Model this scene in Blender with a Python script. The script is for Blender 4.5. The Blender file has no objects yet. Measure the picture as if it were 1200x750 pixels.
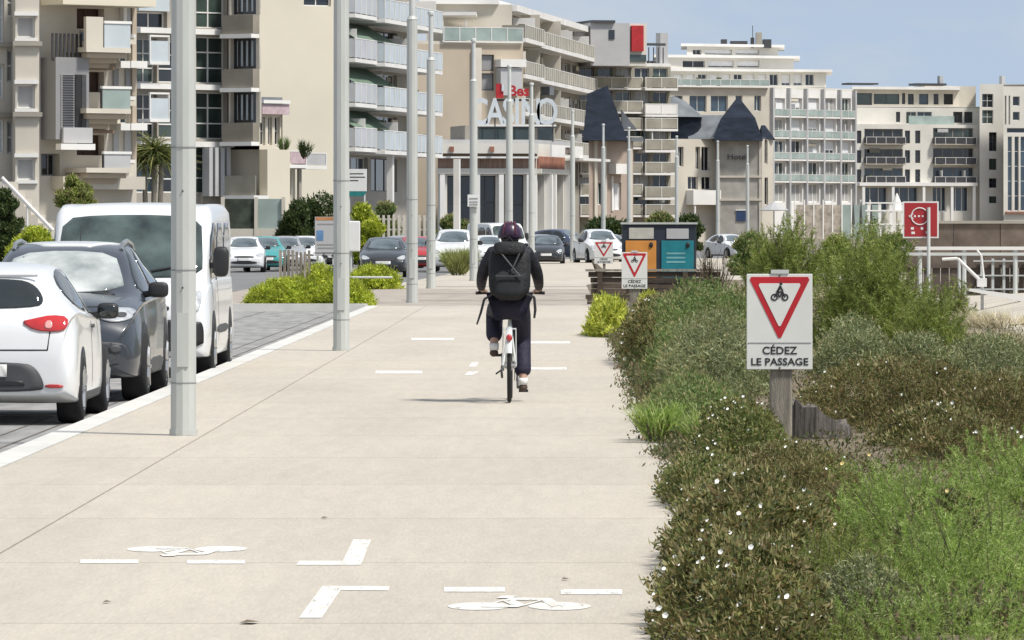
import bpy, bmesh, math, random
import numpy as np
from mathutils import Vector, Matrix
from mathutils.bvhtree import BVHTree

# ------------------------------------------------------------------ camera, sky, sun, exposure
SC = bpy.context.scene
COL = SC.collection
R = math.radians
F, VX, HY, EYE = 6500.0, 655.0, 268.0, 1.65      # focal length in photo pixels, vanishing point, eye height

cam = bpy.data.cameras.new("camera")
cam.sensor_width = 36.0
cam.lens = 36.0 * F / 1200.0
cam.shift_x = (600 - VX) / 1200.0
cam.shift_y = (HY - 375) / 1200.0
cam.clip_start, cam.clip_end = 0.5, 30000
camo = bpy.data.objects.new("camera", cam)
camo.location = (0, 0, EYE)
camo.rotation_euler = (R(90), 0, 0)
COL.objects.link(camo)
SC.camera = camo

SUN_EL, SUN_AZ = 57.0, 124.0        # azimuth clockwise from the viewing direction (+Y): sun on the right, a little behind
w = bpy.data.worlds.new("World")
SC.world = w
w.use_nodes = True
nt = w.node_tree
nt.nodes.clear()
N = nt.nodes.new
out = N('ShaderNodeOutputWorld'); bg = N('ShaderNodeBackground'); sky = N('ShaderNodeTexSky')
sky.sky_type = 'NISHITA'; sky.sun_disc = False
sky.sun_elevation = R(SUN_EL); sky.sun_rotation = R(SUN_AZ)
sky.air_density = 1.0; sky.dust_density = 0.6; sky.ozone_density = 1.2; sky.altitude = 0
tc = N('ShaderNodeTexCoord'); sep = N('ShaderNodeSeparateXYZ'); comb = N('ShaderNodeCombineXYZ')
mz = N('ShaderNodeMath'); mz.operation = 'MAXIMUM'; mz.inputs[1].default_value = 0.0
ma = N('ShaderNodeMath'); ma.operation = 'MULTIPLY_ADD'; ma.inputs[1].default_value = 0.8; ma.inputs[2].default_value = 0.22
nrm = N('ShaderNodeVectorMath'); nrm.operation = 'NORMALIZE'
L = nt.links.new
L(tc.outputs['Generated'], sep.inputs[0]); L(sep.outputs[2], mz.inputs[0]); L(mz.outputs[0], ma.inputs[0])
L(sep.outputs[0], comb.inputs[0]); L(sep.outputs[1], comb.inputs[1]); L(ma.outputs[0], comb.inputs[2])
L(comb.outputs[0], nrm.inputs[0]); L(nrm.outputs[0], sky.inputs[0])
mp = N('ShaderNodeMapping'); mp.inputs['Scale'].default_value = (13, 13, 34); mp.inputs['Location'].default_value = (1.3, 0.4, 0.2)
nz = N('ShaderNodeTexNoise'); nz.inputs['Scale'].default_value = 1.0; nz.inputs['Detail'].default_value = 7; nz.inputs['Roughness'].default_value = 0.55
cr = N('ShaderNodeValToRGB'); cr.color_ramp.elements[0].position = 0.4; cr.color_ramp.elements[1].position = 0.7
cr.color_ramp.elements[0].color = (0.45, 0.45, 0.45, 1); cr.color_ramp.elements[1].color = (0.95, 0.95, 0.95, 1)
mix = N('ShaderNodeMix'); mix.data_type = 'RGBA'
L(tc.outputs['Generated'], mp.inputs[0]); L(mp.outputs[0], nz.inputs['Vector']); L(nz.outputs['Fac'], cr.inputs[0])
L(cr.outputs[0], mix.inputs['Factor']); L(sky.outputs[0], mix.inputs['A'])
mix.inputs['B'].default_value = (4.2, 4.4, 4.5, 1)        # thin grey-blue cloud veil
L(mix.outputs['Result'], bg.inputs[0]); bg.inputs[1].default_value = 0.1
L(bg.outputs[0], out.inputs[0])

sl = bpy.data.lights.new("sun", 'SUN'); sl.energy = 2.9; sl.angle = R(8.0); sl.color = (1.0, 0.955, 0.89)
so = bpy.data.objects.new("sun", sl); COL.objects.link(so)
az, el = R(SUN_AZ), R(SUN_EL)
sdir = Vector((math.sin(az) * math.cos(el), math.cos(az) * math.cos(el), math.sin(el)))
so.rotation_euler = (-sdir).to_track_quat('-Z', 'Y').to_euler()
so.location = (30, 0, 60)

SC.view_settings.view_transform = 'Standard'
SC.view_settings.look = 'None'
SC.view_settings.exposure = 0.63
SC.view_settings.gamma = 1.0
SC.view_settings.use_curve_mapping = False
SC.cycles.max_bounces = 6
SC.cycles.transparent_max_bounces = 6

# ------------------------------------------------------------------ pixel <-> place
def gd(py, z=0.0):                      # distance of a ground point seen at photo row py
    return F * (EYE - z) / (py - HY)
def wx(px, D): return (px - VX) / F * D
def wz(py, D): return EYE - (py - HY) / F * D
def gp(px, py, z=0.0):
    D = gd(py, z); return Vector((wx(px, D), D, z))
def at(px, py, D): return Vector((wx(px, D), D, wz(py, D)))

# ------------------------------------------------------------------ materials
MATS = {}
def mat(name, col, rough=0.7, var=0.12, scale=3.0, bump=0.0, metal=0.0, spec=0.5, col2=None, stretch=None,
        rnd=0.0, island=0.0, coat=0.0, detail=5.0, sss=0.0):
    """principled material; noise mixes col with col2 (or a darker col)."""
    if name in MATS: return MATS[name]
    m = bpy.data.materials.new(name); MATS[name] = m
    m.use_nodes = True
    t = m.node_tree; b = t.nodes['Principled BSDF']; K = t.links.new
    b.inputs['Roughness'].default_value = rough
    b.inputs['Metallic'].default_value = metal
    b.inputs['Specular IOR Level'].default_value = spec
    if coat: b.inputs['Coat Weight'].default_value = coat; b.inputs['Coat Roughness'].default_value = 0.05
    c = t.nodes.new('ShaderNodeTexCoord'); n = t.nodes.new('ShaderNodeTexNoise')
    n.inputs['Scale'].default_value = scale; n.inputs['Detail'].default_value = detail
    src = c.outputs['Object']
    if stretch:
        q = t.nodes.new('ShaderNodeMapping'); q.inputs['Scale'].default_value = stretch; K(src, q.inputs[0]); src = q.outputs[0]
    K(src, n.inputs['Vector'])
    x = t.nodes.new('ShaderNodeMix'); x.data_type = 'RGBA'
    d = col2 or tuple(v * (1 - var * 2.2) for v in col)
    e = col if col2 else tuple(min(1, v * (1 + var * 0.8)) for v in col)
    x.inputs['A'].default_value = (*d, 1); x.inputs['B'].default_value = (*e, 1)
    rp = t.nodes.new('ShaderNodeMapRange'); rp.inputs[1].default_value = 0.3; rp.inputs[2].default_value = 0.7
    K(n.outputs['Fac'], rp.inputs[0]); K(rp.outputs[0], x.inputs['Factor'])
    res = x.outputs['Result']
    if rnd or island:
        h = t.nodes.new('ShaderNodeHueSaturation'); g = t.nodes.new('ShaderNodeMapRange')
        if island:
            s = t.nodes.new('ShaderNodeNewGeometry').outputs['Random Per Island']; a = island
        else:
            s = t.nodes.new('ShaderNodeObjectInfo').outputs['Random']; a = rnd
        g.inputs[3].default_value = 1 - a; g.inputs[4].default_value = 1 + a
        K(s, g.inputs[0]); K(g.outputs[0], h.inputs['Value']); K(res, h.inputs['Color']); res = h.outputs['Color']
    K(res, b.inputs['Base Color'])
    if bump:
        u = t.nodes.new('ShaderNodeBump'); u.inputs['Strength'].default_value = min(1, bump); u.inputs['Distance'].default_value = 0.02
        n2 = t.nodes.new('ShaderNodeTexNoise'); n2.inputs['Scale'].default_value = scale * 9; n2.inputs['Detail'].default_value = 4
        K(src, n2.inputs['Vector']); K(n2.outputs['Fac'], u.inputs['Height']); K(u.outputs[0], b.inputs['Normal'])
    if sss:
        tr = t.nodes.new('ShaderNodeBsdfTranslucent'); ms = t.nodes.new('ShaderNodeMixShader'); ms.inputs[0].default_value = sss
        K(res, tr.inputs[0]); K(b.outputs[0], ms.inputs[1]); K(tr.outputs[0], ms.inputs[2])
        K(ms.outputs[0], t.nodes['Material Output'].inputs[0])
    return m

def leafmat(name, cols, rough=0.55, trans=0.3):
    """foliage: each leaf takes its colour from a ramp by its own random number."""
    m = bpy.data.materials.new(name); m.use_nodes = True
    t = m.node_tree; b = t.nodes['Principled BSDF']; K = t.links.new
    g = t.nodes.new('ShaderNodeNewGeometry'); r = t.nodes.new('ShaderNodeValToRGB')
    while len(r.color_ramp.elements) < len(cols): r.color_ramp.elements.new(0.5)
    for i, cc in enumerate(cols):
        e = r.color_ramp.elements[i]; e.position = i / (len(cols) - 1); e.color = (*cc, 1)
    K(g.outputs['Random Per Island'], r.inputs[0])
    # patches of slightly different growth over the plant
    c = t.nodes.new('ShaderNodeTexCoord'); n = t.nodes.new('ShaderNodeTexNoise'); n.inputs['Scale'].default_value = 3.0
    h = t.nodes.new('ShaderNodeHueSaturation'); q = t.nodes.new('ShaderNodeMapRange')
    q.inputs[1].default_value = 0.3; q.inputs[2].default_value = 0.7; q.inputs[3].default_value = 1.05; q.inputs[4].default_value = 1.95
    K(c.outputs['Object'], n.inputs['Vector']); K(n.outputs['Fac'], q.inputs[0]); K(q.outputs[0], h.inputs['Value'])
    K(r.outputs[0], h.inputs['Color'])
    K(h.outputs[0], b.inputs['Base Color']); b.inputs['Roughness'].default_value = rough
    b.inputs['Specular IOR Level'].default_value = 0.35
    tr = t.nodes.new('ShaderNodeBsdfTranslucent'); ms = t.nodes.new('ShaderNodeMixShader'); ms.inputs[0].default_value = trans
    K(h.outputs[0], tr.inputs[0]); K(b.outputs[0], ms.inputs[1]); K(tr.outputs[0], ms.inputs[2])
    K(ms.outputs[0], t.nodes['Material Output'].inputs[0])
    return m

def glassmat(name, col, rough=0.06, spec=0.8, scale=0.35, col2=None):
    return mat(name, col, rough=rough, spec=spec, var=0.25, scale=scale, col2=col2)

# ------------------------------------------------------------------ mesh builder
OFF = {}                                   # world offset of each object (no rotation while building)
class MB:
    def __init__(self): self.v = []; self.f = []
    def add(self, vs, fs):
        o = len(self.v); self.v += [tuple(p) for p in vs]; self.f += [tuple(i + o for i in q) for q in fs]; return self
    def box(self, x0, x1, y0, y1, z0, z1):
        return self.add([(x0,y0,z0),(x1,y0,z0),(x1,y1,z0),(x0,y1,z0),(x0,y0,z1),(x1,y0,z1),(x1,y1,z1),(x0,y1,z1)],
                        [(0,3,2,1),(4,5,6,7),(0,1,5,4),(1,2,6,5),(2,3,7,6),(3,0,4,7)])
    def hexa(self, b, t):                  # bottom and top loops of equal length
        n = len(b)
        return self.add(list(b) + list(t), [tuple(range(n))[::-1], tuple(range(n, 2*n))] +
                        [(i, (i+1) % n, n+(i+1) % n, n+i) for i in range(n)])
    def tube(self, p0, p1, r0, r1=None, n=8, cap=True):
        r1 = r0 if r1 is None else r1
        p0, p1 = Vector(p0), Vector(p1); d = (p1 - p0)
        if d.length < 1e-9: return self
        d.normalize(); a = d.orthogonal().normalized(); b = d.cross(a)
        vs = []
        for p, r in ((p0, r0), (p1, r1)):
            for k in range(n):
                t = 2*math.pi*(k + .5)/n; vs.append(p + a*(r*math.cos(t)) + b*(r*math.sin(t)))
        fs = [(k, (k+1) % n, n+(k+1) % n, n+k) for k in range(n)]
        if cap: fs += [tuple(range(n))[::-1], tuple(range(n, 2*n))]
        return self.add(vs, fs)
    def path(self, pts, r, n=6):
        for i in range(len(pts)-1):
            ra = r if not isinstance(r, (list, tuple)) else r[i]; rb = r if not isinstance(r, (list, tuple)) else r[i+1]
            self.tube(pts[i], pts[i+1], ra, rb, n)
        return self
    def lathe(self, prof, n=20, axis='Z', c=(0,0,0)):       # prof: list of (radius, height along axis)
        vs = []; m = len(prof)
        for k in range(n):
            t = 2*math.pi*k/n
            for r, h in prof:
                x, y, z = r*math.cos(t), r*math.sin(t), h
                if axis == 'X': x, y, z = z, x, y
                if axis == 'Y': x, y, z = x, z, y
                vs.append((x+c[0], y+c[1], z+c[2]))
        fs = []
        for k in range(n):
            for i in range(m-1):
                a, b = k*m+i, ((k+1) % n)*m+i
                fs.append((a, b, b+1, a+1))
        return self.add(vs, fs)
    def ell(self, c, r, nu=12, nv=8):
        prof = [(max(1e-4, math.cos(-math.pi/2+math.pi*i/nv)), math.sin(-math.pi/2+math.pi*i/nv)) for i in range(nv+1)]
        vs = []; fs = []
        for k in range(nu):
            t = 2*math.pi*k/nu
            for a, h in prof: vs.append((c[0]+r[0]*a*math.cos(t), c[1]+r[1]*a*math.sin(t), c[2]+r[2]*h))
        m = nv+1
        for k in range(nu):
            for i in range(nv):
                a, b = k*m+i, ((k+1) % nu)*m+i; fs.append((a, b, b+1, a+1))
        return self.add(vs, fs)
    def sell(self, c, r, e=.45, nu=20, nv=12):            # rounded-box superellipsoid
        sp = lambda v: math.copysign(abs(v)**e, v)
        o = len(self.v); m = nv+1
        for k in range(nu):
            t = 2*math.pi*k/nu
            for i in range(m):
                p = -math.pi/2+math.pi*i/nv; a = sp(math.cos(p)) if 0 < i < nv else 0.0
                self.v.append((c[0]+r[0]*a*sp(math.cos(t)), c[1]+r[1]*a*sp(math.sin(t)), c[2]+r[2]*sp(math.sin(p))))
        for k in range(nu):
            for i in range(nv):
                a, b = o+k*m+i, o+((k+1) % nu)*m+i; self.f.append((a, b, b+1, a+1))
        return self
    def build(self, name, material, parent=None, smooth=False, loc=None, fix=False, bevel=0.0):
        me = bpy.data.meshes.new(name)
        off = Vector(OFF.get(parent.name, (0,0,0))) if parent is not None else Vector(loc or (0,0,0))
        me.from_pydata([tuple(Vector(p) - off) for p in self.v], [], self.f)
        if material is not None: me.materials.append(material)
        if fix or smooth:
            bm = bmesh.new(); bm.from_mesh(me); bmesh.ops.recalc_face_normals(bm, faces=bm.faces); bm.to_mesh(me); bm.free()
        if smooth: me.polygons.foreach_set('use_smooth', [True]*len(me.polygons))
        me.update()
        o = bpy.data.objects.new(name, me); COL.objects.link(o)
        if parent is not None: o.parent = parent; OFF[o.name] = off
        else: o.location = off; OFF[o.name] = off
        if bevel:
            bv = o.modifiers.new('bevel', 'BEVEL'); bv.width = bevel; bv.segments = 2; bv.limit_method = 'ANGLE'
        return o

def npmesh(name, V, Fq, material, parent=None, loc=(0,0,0)):     # numpy quads/tris
    me = bpy.data.meshes.new(name)
    V = np.asarray(V, dtype=np.float32); Fq = np.asarray(Fq, dtype=np.int32)
    off = np.array(OFF.get(parent.name, (0,0,0)) if parent is not None else loc, dtype=np.float32)
    V = V - off
    me.vertices.add(len(V)); me.vertices.foreach_set('co', V.ravel())
    k = Fq.shape[1]
    me.loops.add(Fq.size); me.loops.foreach_set('vertex_index', Fq.ravel())
    me.polygons.add(len(Fq)); me.polygons.foreach_set('loop_start', np.arange(0, Fq.size, k, dtype=np.int32))
    me.update(calc_edges=True)
    me.materials.append(material)
    o = bpy.data.objects.new(name, me); COL.objects.link(o)
    if parent is not None: o.parent = parent; OFF[o.name] = Vector(off.tolist())
    else: o.location = loc; OFF[o.name] = Vector(loc)
    return o

def thing(name, label, cat, loc=(0,0,0), group=None):
    o = bpy.data.objects.new(name, None); COL.objects.link(o); o.location = loc; o.empty_display_size = 0.2
    OFF[o.name] = Vector(loc); return tag(o, label, cat, group)
def tag(o, label, cat, group=None, kind=None):
    if label: o['label'] = label
    if cat: o['category'] = cat
    if group: o['group'] = group
    if kind: o['kind'] = kind
    return o
def struct(o): o['kind'] = 'structure'; return o
def copy_tree(o, parent=None):
    c = o.copy(); COL.objects.link(c)
    if parent is not None: c.parent = parent
    for ch in list(o.children): copy_tree(ch, c)
    return c
def text_mesh(body, size, depth=0.0, bold=0.0, spacing=1.0):
    cu = bpy.data.curves.new('txt', 'FONT'); cu.body = body; cu.size = size; cu.extrude = depth; cu.offset = bold
    cu.align_x = 'CENTER'; cu.align_y = 'CENTER'; cu.resolution_u = 3; cu.space_character = spacing
    o = bpy.data.objects.new('txt', cu); COL.objects.link(o)
    dg = bpy.context.evaluated_depsgraph_get()
    me = bpy.data.meshes.new_from_object(o.evaluated_get(dg))
    bpy.data.objects.remove(o); bpy.data.curves.remove(cu)
    me.materials.clear()
    return me
def text_part(name, body, size, material, parent, pos, depth=0.004, bold=0.0, spacing=1.0, stretch=(1,1), yaw=0.0):
    me = text_mesh(body, size, depth, bold, spacing)
    me.materials.append(material)
    o = bpy.data.objects.new(name, me); COL.objects.link(o)
    off = OFF.get(parent.name, Vector((0,0,0))); o.parent = parent
    o.location = Vector(pos) - off; o.rotation_euler = (R(90), 0, yaw); o.scale = (stretch[0], stretch[1], 1)
    OFF[o.name] = off
    return o

rng = random.Random(7)
nr = np.random.default_rng(11)

# ------------------------------------------------------------------ shared materials
def concrete():
    m = mat('pale concrete', (0.5, 0.452, 0.378), rough=0.85, var=0.035, scale=0.9, bump=0.2, rnd=0.03, detail=9, stretch=(1, 0.16, 1))
    t = m.node_tree; K = t.links.new; b = t.nodes['Principled BSDF']; prev = b.inputs['Base Color'].links[0].from_socket
    c = t.nodes.new('ShaderNodeTexCoord'); q = t.nodes.new('ShaderNodeMapping'); q.inputs['Scale'].default_value = (9, 0.9, 9); K(c.outputs['Object'], q.inputs[0])
    n = t.nodes.new('ShaderNodeTexNoise'); n.inputs['Scale'].default_value = 1.0; n.inputs['Detail'].default_value = 10; n.inputs['Roughness'].default_value = 0.7; K(q.outputs[0], n.inputs['Vector'])
    r = t.nodes.new('ShaderNodeMapRange'); r.inputs[1].default_value = 0.25; r.inputs[2].default_value = 0.75; r.inputs[3].default_value = 0.9; r.inputs[4].default_value = 1.08; K(n.outputs['Fac'], r.inputs[0])
    # worn darker tracks and stains of irregular shape
    q2 = t.nodes.new('ShaderNodeMapping'); q2.inputs['Scale'].default_value = (0.7, 0.09, 1); K(c.outputs['Object'], q2.inputs[0])
    n2 = t.nodes.new('ShaderNodeTexNoise'); n2.inputs['Scale'].default_value = 1.0; n2.inputs['Detail'].default_value = 6; K(q2.outputs[0], n2.inputs['Vector'])
    r2 = t.nodes.new('ShaderNodeMapRange'); r2.inputs[1].default_value = 0.35; r2.inputs[2].default_value = 0.7; r2.inputs[3].default_value = 0.94; r2.inputs[4].default_value = 1.03; K(n2.outputs['Fac'], r2.inputs[0])
    mu = t.nodes.new('ShaderNodeMath'); mu.operation = 'MULTIPLY'; K(r.outputs[0], mu.inputs[0]); K(r2.outputs[0], mu.inputs[1])
    q3 = t.nodes.new('ShaderNodeMapping'); q3.inputs['Scale'].default_value = (70, 5, 70); K(c.outputs['Object'], q3.inputs[0])      # exposed aggregate grain
    n3 = t.nodes.new('ShaderNodeTexNoise'); n3.inputs['Scale'].default_value = 1.0; n3.inputs['Detail'].default_value = 3; K(q3.outputs[0], n3.inputs['Vector'])
    r3 = t.nodes.new('ShaderNodeMapRange'); r3.inputs[1].default_value = 0.3; r3.inputs[2].default_value = 0.7; r3.inputs[3].default_value = 0.93; r3.inputs[4].default_value = 1.07; K(n3.outputs['Fac'], r3.inputs[0])
    mu2 = t.nodes.new('ShaderNodeMath'); mu2.operation = 'MULTIPLY'; K(mu.outputs[0], mu2.inputs[0]); K(r3.outputs[0], mu2.inputs[1]); mu = mu2
    h = t.nodes.new('ShaderNodeHueSaturation'); K(mu.outputs[0], h.inputs['Value']); K(prev, h.inputs['Color']); K(h.outputs[0], b.inputs['Base Color'])
    return m
M_conc = concrete()
M_grout = mat('joint dirt', (0.14, 0.12, 0.1), rough=0.95, scale=6)
M_kerb = mat('white kerb stone', (0.62, 0.61, 0.57), rough=0.8, var=0.06, scale=2.5, bump=0.15, rnd=0.05)
M_road = mat('grey road setts', (0.3, 0.295, 0.285), rough=0.88, var=0.16, scale=1.0, bump=0.4, stretch=(3.5, 0.6, 1), detail=8)
M_asph = mat('asphalt', (0.19, 0.19, 0.19), rough=0.9, var=0.12, scale=0.6, bump=0.3)
M_paver = mat('pinkish pavers', (0.4, 0.35, 0.3), rough=0.88, var=0.16, scale=1.4, bump=0.3, detail=8)
M_paint = mat('white road paint', (0.78, 0.77, 0.74), rough=0.7, var=0.05, scale=16, col2=(0.6, 0.57, 0.51), stretch=(1, 0.2, 1))
def worn(m):                          # chipped paint: the concrete shows through small holes
    t = m.node_tree; K = t.links.new; c = t.nodes.new('ShaderNodeTexCoord'); q = t.nodes.new('ShaderNodeMapping'); q.inputs['Scale'].default_value = (26, 4, 1); K(c.outputs['Object'], q.inputs[0])
    n = t.nodes.new('ShaderNodeTexNoise'); n.inputs['Scale'].default_value = 1.0; n.inputs['Detail'].default_value = 8; n.inputs['Roughness'].default_value = 0.75; K(q.outputs[0], n.inputs['Vector'])
    r = t.nodes.new('ShaderNodeMapRange'); r.inputs[1].default_value = 0.56; r.inputs[2].default_value = 0.66; r.inputs[4].default_value = 0.75; K(n.outputs['Fac'], r.inputs[0])
    tr = t.nodes.new('ShaderNodeBsdfTransparent'); ms = t.nodes.new('ShaderNodeMixShader'); K(r.outputs[0], ms.inputs[0]); K(t.nodes['Principled BSDF'].outputs[0], ms.inputs[1]); K(tr.outputs[0], ms.inputs[2])
    K(ms.outputs[0], t.nodes['Material Output'].inputs[0]); return m
worn(M_paint)
M_soil = mat('sandy soil', (0.2, 0.16, 0.11), rough=0.95, var=0.2, scale=4, bump=0.8)
M_sand = mat('dry sand', (0.52, 0.47, 0.39), rough=0.95, var=0.1, scale=2, bump=0.6)
M_galv = mat('grey painted steel', (0.5, 0.515, 0.485), rough=0.5, var=0.06, scale=1.6, stretch=(4, 4, 0.7), bump=0.05)
M_galv2 = mat('pale steel tube', (0.56, 0.58, 0.56), rough=0.45, var=0.05, scale=2)
M_white = mat('white paint', (0.74, 0.74, 0.72), rough=0.55, var=0.04, scale=3)
M_black = mat('black plastic', (0.018, 0.018, 0.02), rough=0.55, scale=5)
M_dgrey = mat('dark grey plastic', (0.06, 0.062, 0.066), rough=0.6, scale=5)
M_rub = mat('tyre rubber', (0.014, 0.014, 0.015), rough=0.85, scale=12)
M_alloy = mat('alloy metal', (0.5, 0.5, 0.5), rough=0.3, metal=0.9, scale=6, var=0.03)
M_glassd = glassmat('dark car glass', (0.02, 0.026, 0.028), rough=0.04)
M_steel = mat('bare steel', (0.45, 0.45, 0.45), rough=0.35, metal=0.8)
M_wood = mat('weathered wood', (0.3, 0.27, 0.22), rough=0.9, var=0.2, scale=2.4, stretch=(9, 9, 1), bump=0.5, rnd=0.12)
M_wooddark = mat('dark timber', (0.1, 0.075, 0.055), rough=0.9, var=0.22, scale=2, stretch=(1, 9, 9), bump=0.5, rnd=0.25)
# ------------------------------------------------------------------ the setting: ground, road, promenade
g = MB(); g.add([(-6000,-200,-0.32),(6000,-200,-0.32),(6000,14000,-0.32),(-6000,14000,-0.32)], [(0,1,2,3)])
struct(g.build('ground', M_soil))
XJ, XK0, XK1, XR = -2.84, -4.10, -3.85, 0.80
g = MB(); g.add([(-16,-5,-0.10),(XK0+0.06,-5,-0.10),(XK0+0.06,121,-0.10),(XK0+0.06,150,-0.10),(-16,150,-0.10)], [(0,1,2,3,4)])
struct(g.build('road', M_road))
g = MB(); g.add([(-26,150.02,-0.104),(-2.2,150.02,-0.104),(-1.0,300,-0.104),(1.4,300,-0.104),(44,300,-0.104),(44,432,-0.104),(-30,432,-0.104)], [(0,1,2,3,4,5,6)])
struct(g.build('far_road', M_asph))
pav = MB(); pav.box(-26,-16.02,-5,150,-0.3,0.0)
struct(pav.build('far_pavement', M_paver))
# longitudinal drain lines in the parking lane (dark joints between rows of setts)
pr = MB(); pr.box(XK1, XR, -3, 119.0, -0.28, -0.035)
PROM = struct(pr.build('promenade', M_grout))
joints = [-3.0] + [2.2 + 4.2*i for i in range(28)] + [119.0]
sl_meshes = {}
def slab(x0, x1, y0, y1, name='slab', m=M_conc, z1=0.0, z0=-0.03, par=PROM):
    b = MB().box(x0, x1, y0, y1, z0, z1); return b.build(name, m, par)
for i in range(len(joints)-1):
    y0, y1 = joints[i], joints[i+1]
    wide = 0.022 if i % 2 else 0.012
    slab(XK1+0.002, XJ-0.007, y0+wide/2, y1-wide/2)
    slab(XJ+0.007, XR, y0+wide/2, y1-wide/2)
# the thin shrinkage crack lines every half slab on the main lane are left to the material
kb = 0
y = -3.0
while y < 119:
    MB().box(XK0, XK1-0.006, y, y+1.0-0.006, -0.3, 0.004).build('kerb_stone', M_kerb, PROM); y += 1.0
pr = MB(); pr.box(-8.5, XR+0.3, 119.03, 152, -0.28, 0.0)
struct(pr.build('paved_crossing', M_paver))
pr = MB(); pr.hexa([(-5.2,152.02,-0.28),(XR+0.4,152.02,-0.28),(1.7,300,-0.28),(-1.6,300,-0.28)], [(-5.2,152.02,0.0),(XR+0.4,152.02,0.0),(1.7,300,0.0),(-1.6,300,0.0)])
struct(pr.build('far_promenade', M_conc))
# darker paver bands over the crossing
for py in (336, 344, 352):
    D = gd(py); slab(-3.6, XR, D-1.0, D+1.0, 'paver_band', mat('grey paver band', (0.33,0.29,0.25), rough=0.9, var=0.15, scale=2), 0.004, 0.001, PROM)

# ---- painted markings (flat paint 4 mm above the slabs), pieces of the promenade
def paint(name, polys, z=0.0022):
    b = MB()
    for p in polys: b.add([(q.x, q.y, z) for q in p], [tuple(range(len(p)))])
    return b.build(name, M_paint, PROM, fix=False)
def quad_px(x0, x1, y0, y1, sk=0.0):
    return [gp(x0, y1), gp(x1, y1), gp(x1+sk, y0), gp(x0+sk, y0)]
def bike_mark(xc, yc, s=1.0, up=1):
    c = gp(xc, yc); k = c.y/F; hw = 71*k*s; dep = 0.95
    polys = []
    def disc(cx, cy, rx, ry, n=20): return [Vector((c.x+cx+rx*math.cos(2*math.pi*i/n), c.y+up*(cy+ry*math.sin(2*math.pi*i/n)), 0)) for i in range(n)]
    def bar(ax, ay, bx, by, t, ty):
        return [Vector((c.x+ax-t, c.y+up*(ay-ty), 0)), Vector((c.x+bx-t, c.y+up*(by-ty), 0)), Vector((c.x+bx+t, c.y+up*(by+ty), 0)), Vector((c.x+ax+t, c.y+up*(ay+ty), 0))]
    r = hw*0.44
    if s > 0.9:
        for sx in (-1, 1):
            o_ = disc(sx*(hw-r), -0.1*1, r, 0.25); polys.append(o_)
        polys.append(bar(-hw*0.5, -0.1, -hw*0.18, 0.38, 0.022, 0.06))
        polys.append(bar(-hw*0.18, 0.38, hw*0.36, 0.34, 0.014, 0.08))
        polys.append(bar(-hw*0.18, 0.30, hw*0.02, -0.12, 0.022, 0.06))
        polys.append(bar(hw*0.02, -0.12, hw*0.36, 0.36, 0.022, 0.06))
        polys.append(bar(hw*0.36, 0.34, hw*0.52, -0.1, 0.022, 0.06))
        polys.append(bar(-hw*0.3, 0.48, -hw*0.08, 0.48, 0.014, 0.08))
        polys.append(bar(-hw*0.5, -0.12, hw*0.02, -0.14, 0.014, 0.06))
    b = MB()
    for i, p in enumerate(polys): b.add([(q.x, q.y, 0.0022 + 0.0003*i) for q in p], [tuple(range(len(p)))])
    return b.build('bicycle_marking', M_paint, PROM)
bike_mark(218, 645, 1.0, 1 if False else -1)
bike_mark(609, 709, 1.18, 1)
for (x0, x1, y0, y1) in ((94,162,656,660.5),(219,287,656.5,661),(520,592,688.5,694),(657,729,691,697),(440,495,434.5,438),(482,532,396,398.8),(622,664,430.5,433.5),(622,668,400,402.8)):
    paint('dash_marking', [quad_px(x0, x1, y0, y1)])
def corner(p1, p2):
    paint('corner_marking', [[gp(*q) for q in p1], [Vector((gp(*q).x, gp(*q).y, 0)) for q in p2]])
corner([(347,662.5),(399,662.5),(402,657.5),(351,657.5)], [(399.2,662.5),(423,662.5),(435,632.5),(414,632.5)])
corner([(350,724.5),(377,724.5),(399,692),(378,687)], [(399.2,692),(455,692.5),(457,687.5),(379,687)])
corner([(544,440),(553,440),(562,435.5),(549,435.5)], [(549,430),(558,430),(561,424.5),(553,424.5)])
# little leaves and pebbles lying on the path
for (px, py, lab) in ((125,707,'dry leaf alone on the left side of the path'),(292,731,'larger dry leaf at the bottom edge of the path'),(380,608,'tiny dry leaf above the upper corner marking'),(662,680,'tiny dry leaf above the right painted dash')):
    p = gp(px, py); a = rng.uniform(0, 6)
    s = 0.02 if px == 292 else 0.009
    b = MB(); b.add([(p.x-2*s, p.y-2*s, .006), (p.x+s, p.y-3*s, .012), (p.x+2.2*s, p.y+2*s, .007), (p.x-.6*s, p.y+3*s, .014)], [(0,1,2,3)])
    tag(b.build('dry_leaf', M_soil, None), lab, 'leaf', 'dry leaves scattered on the path')

# parking bay lines on the road setts
for D in (51.9, 63.0):
    b = MB(); b.add([(-7.2, D-0.06, -0.096), (XK0-0.05, D-0.06, -0.096), (XK0-0.05, D+0.06, -0.096), (-7.2, D+0.06, -0.096)], [(0,1,2,3)])
    struct(b.build('parking_line', M_paint))
for x in (-4.45, -4.72, -6.2, -7.1):
    b = MB(); b.add([(x-0.012, 0, -0.0965), (x+0.012, 0, -0.0965), (x+0.012, 117, -0.0965), (x-0.012, 117, -0.0965)], [(0,1,2,3)])
    struct(b.build('road_joint', M_grout))

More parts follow.
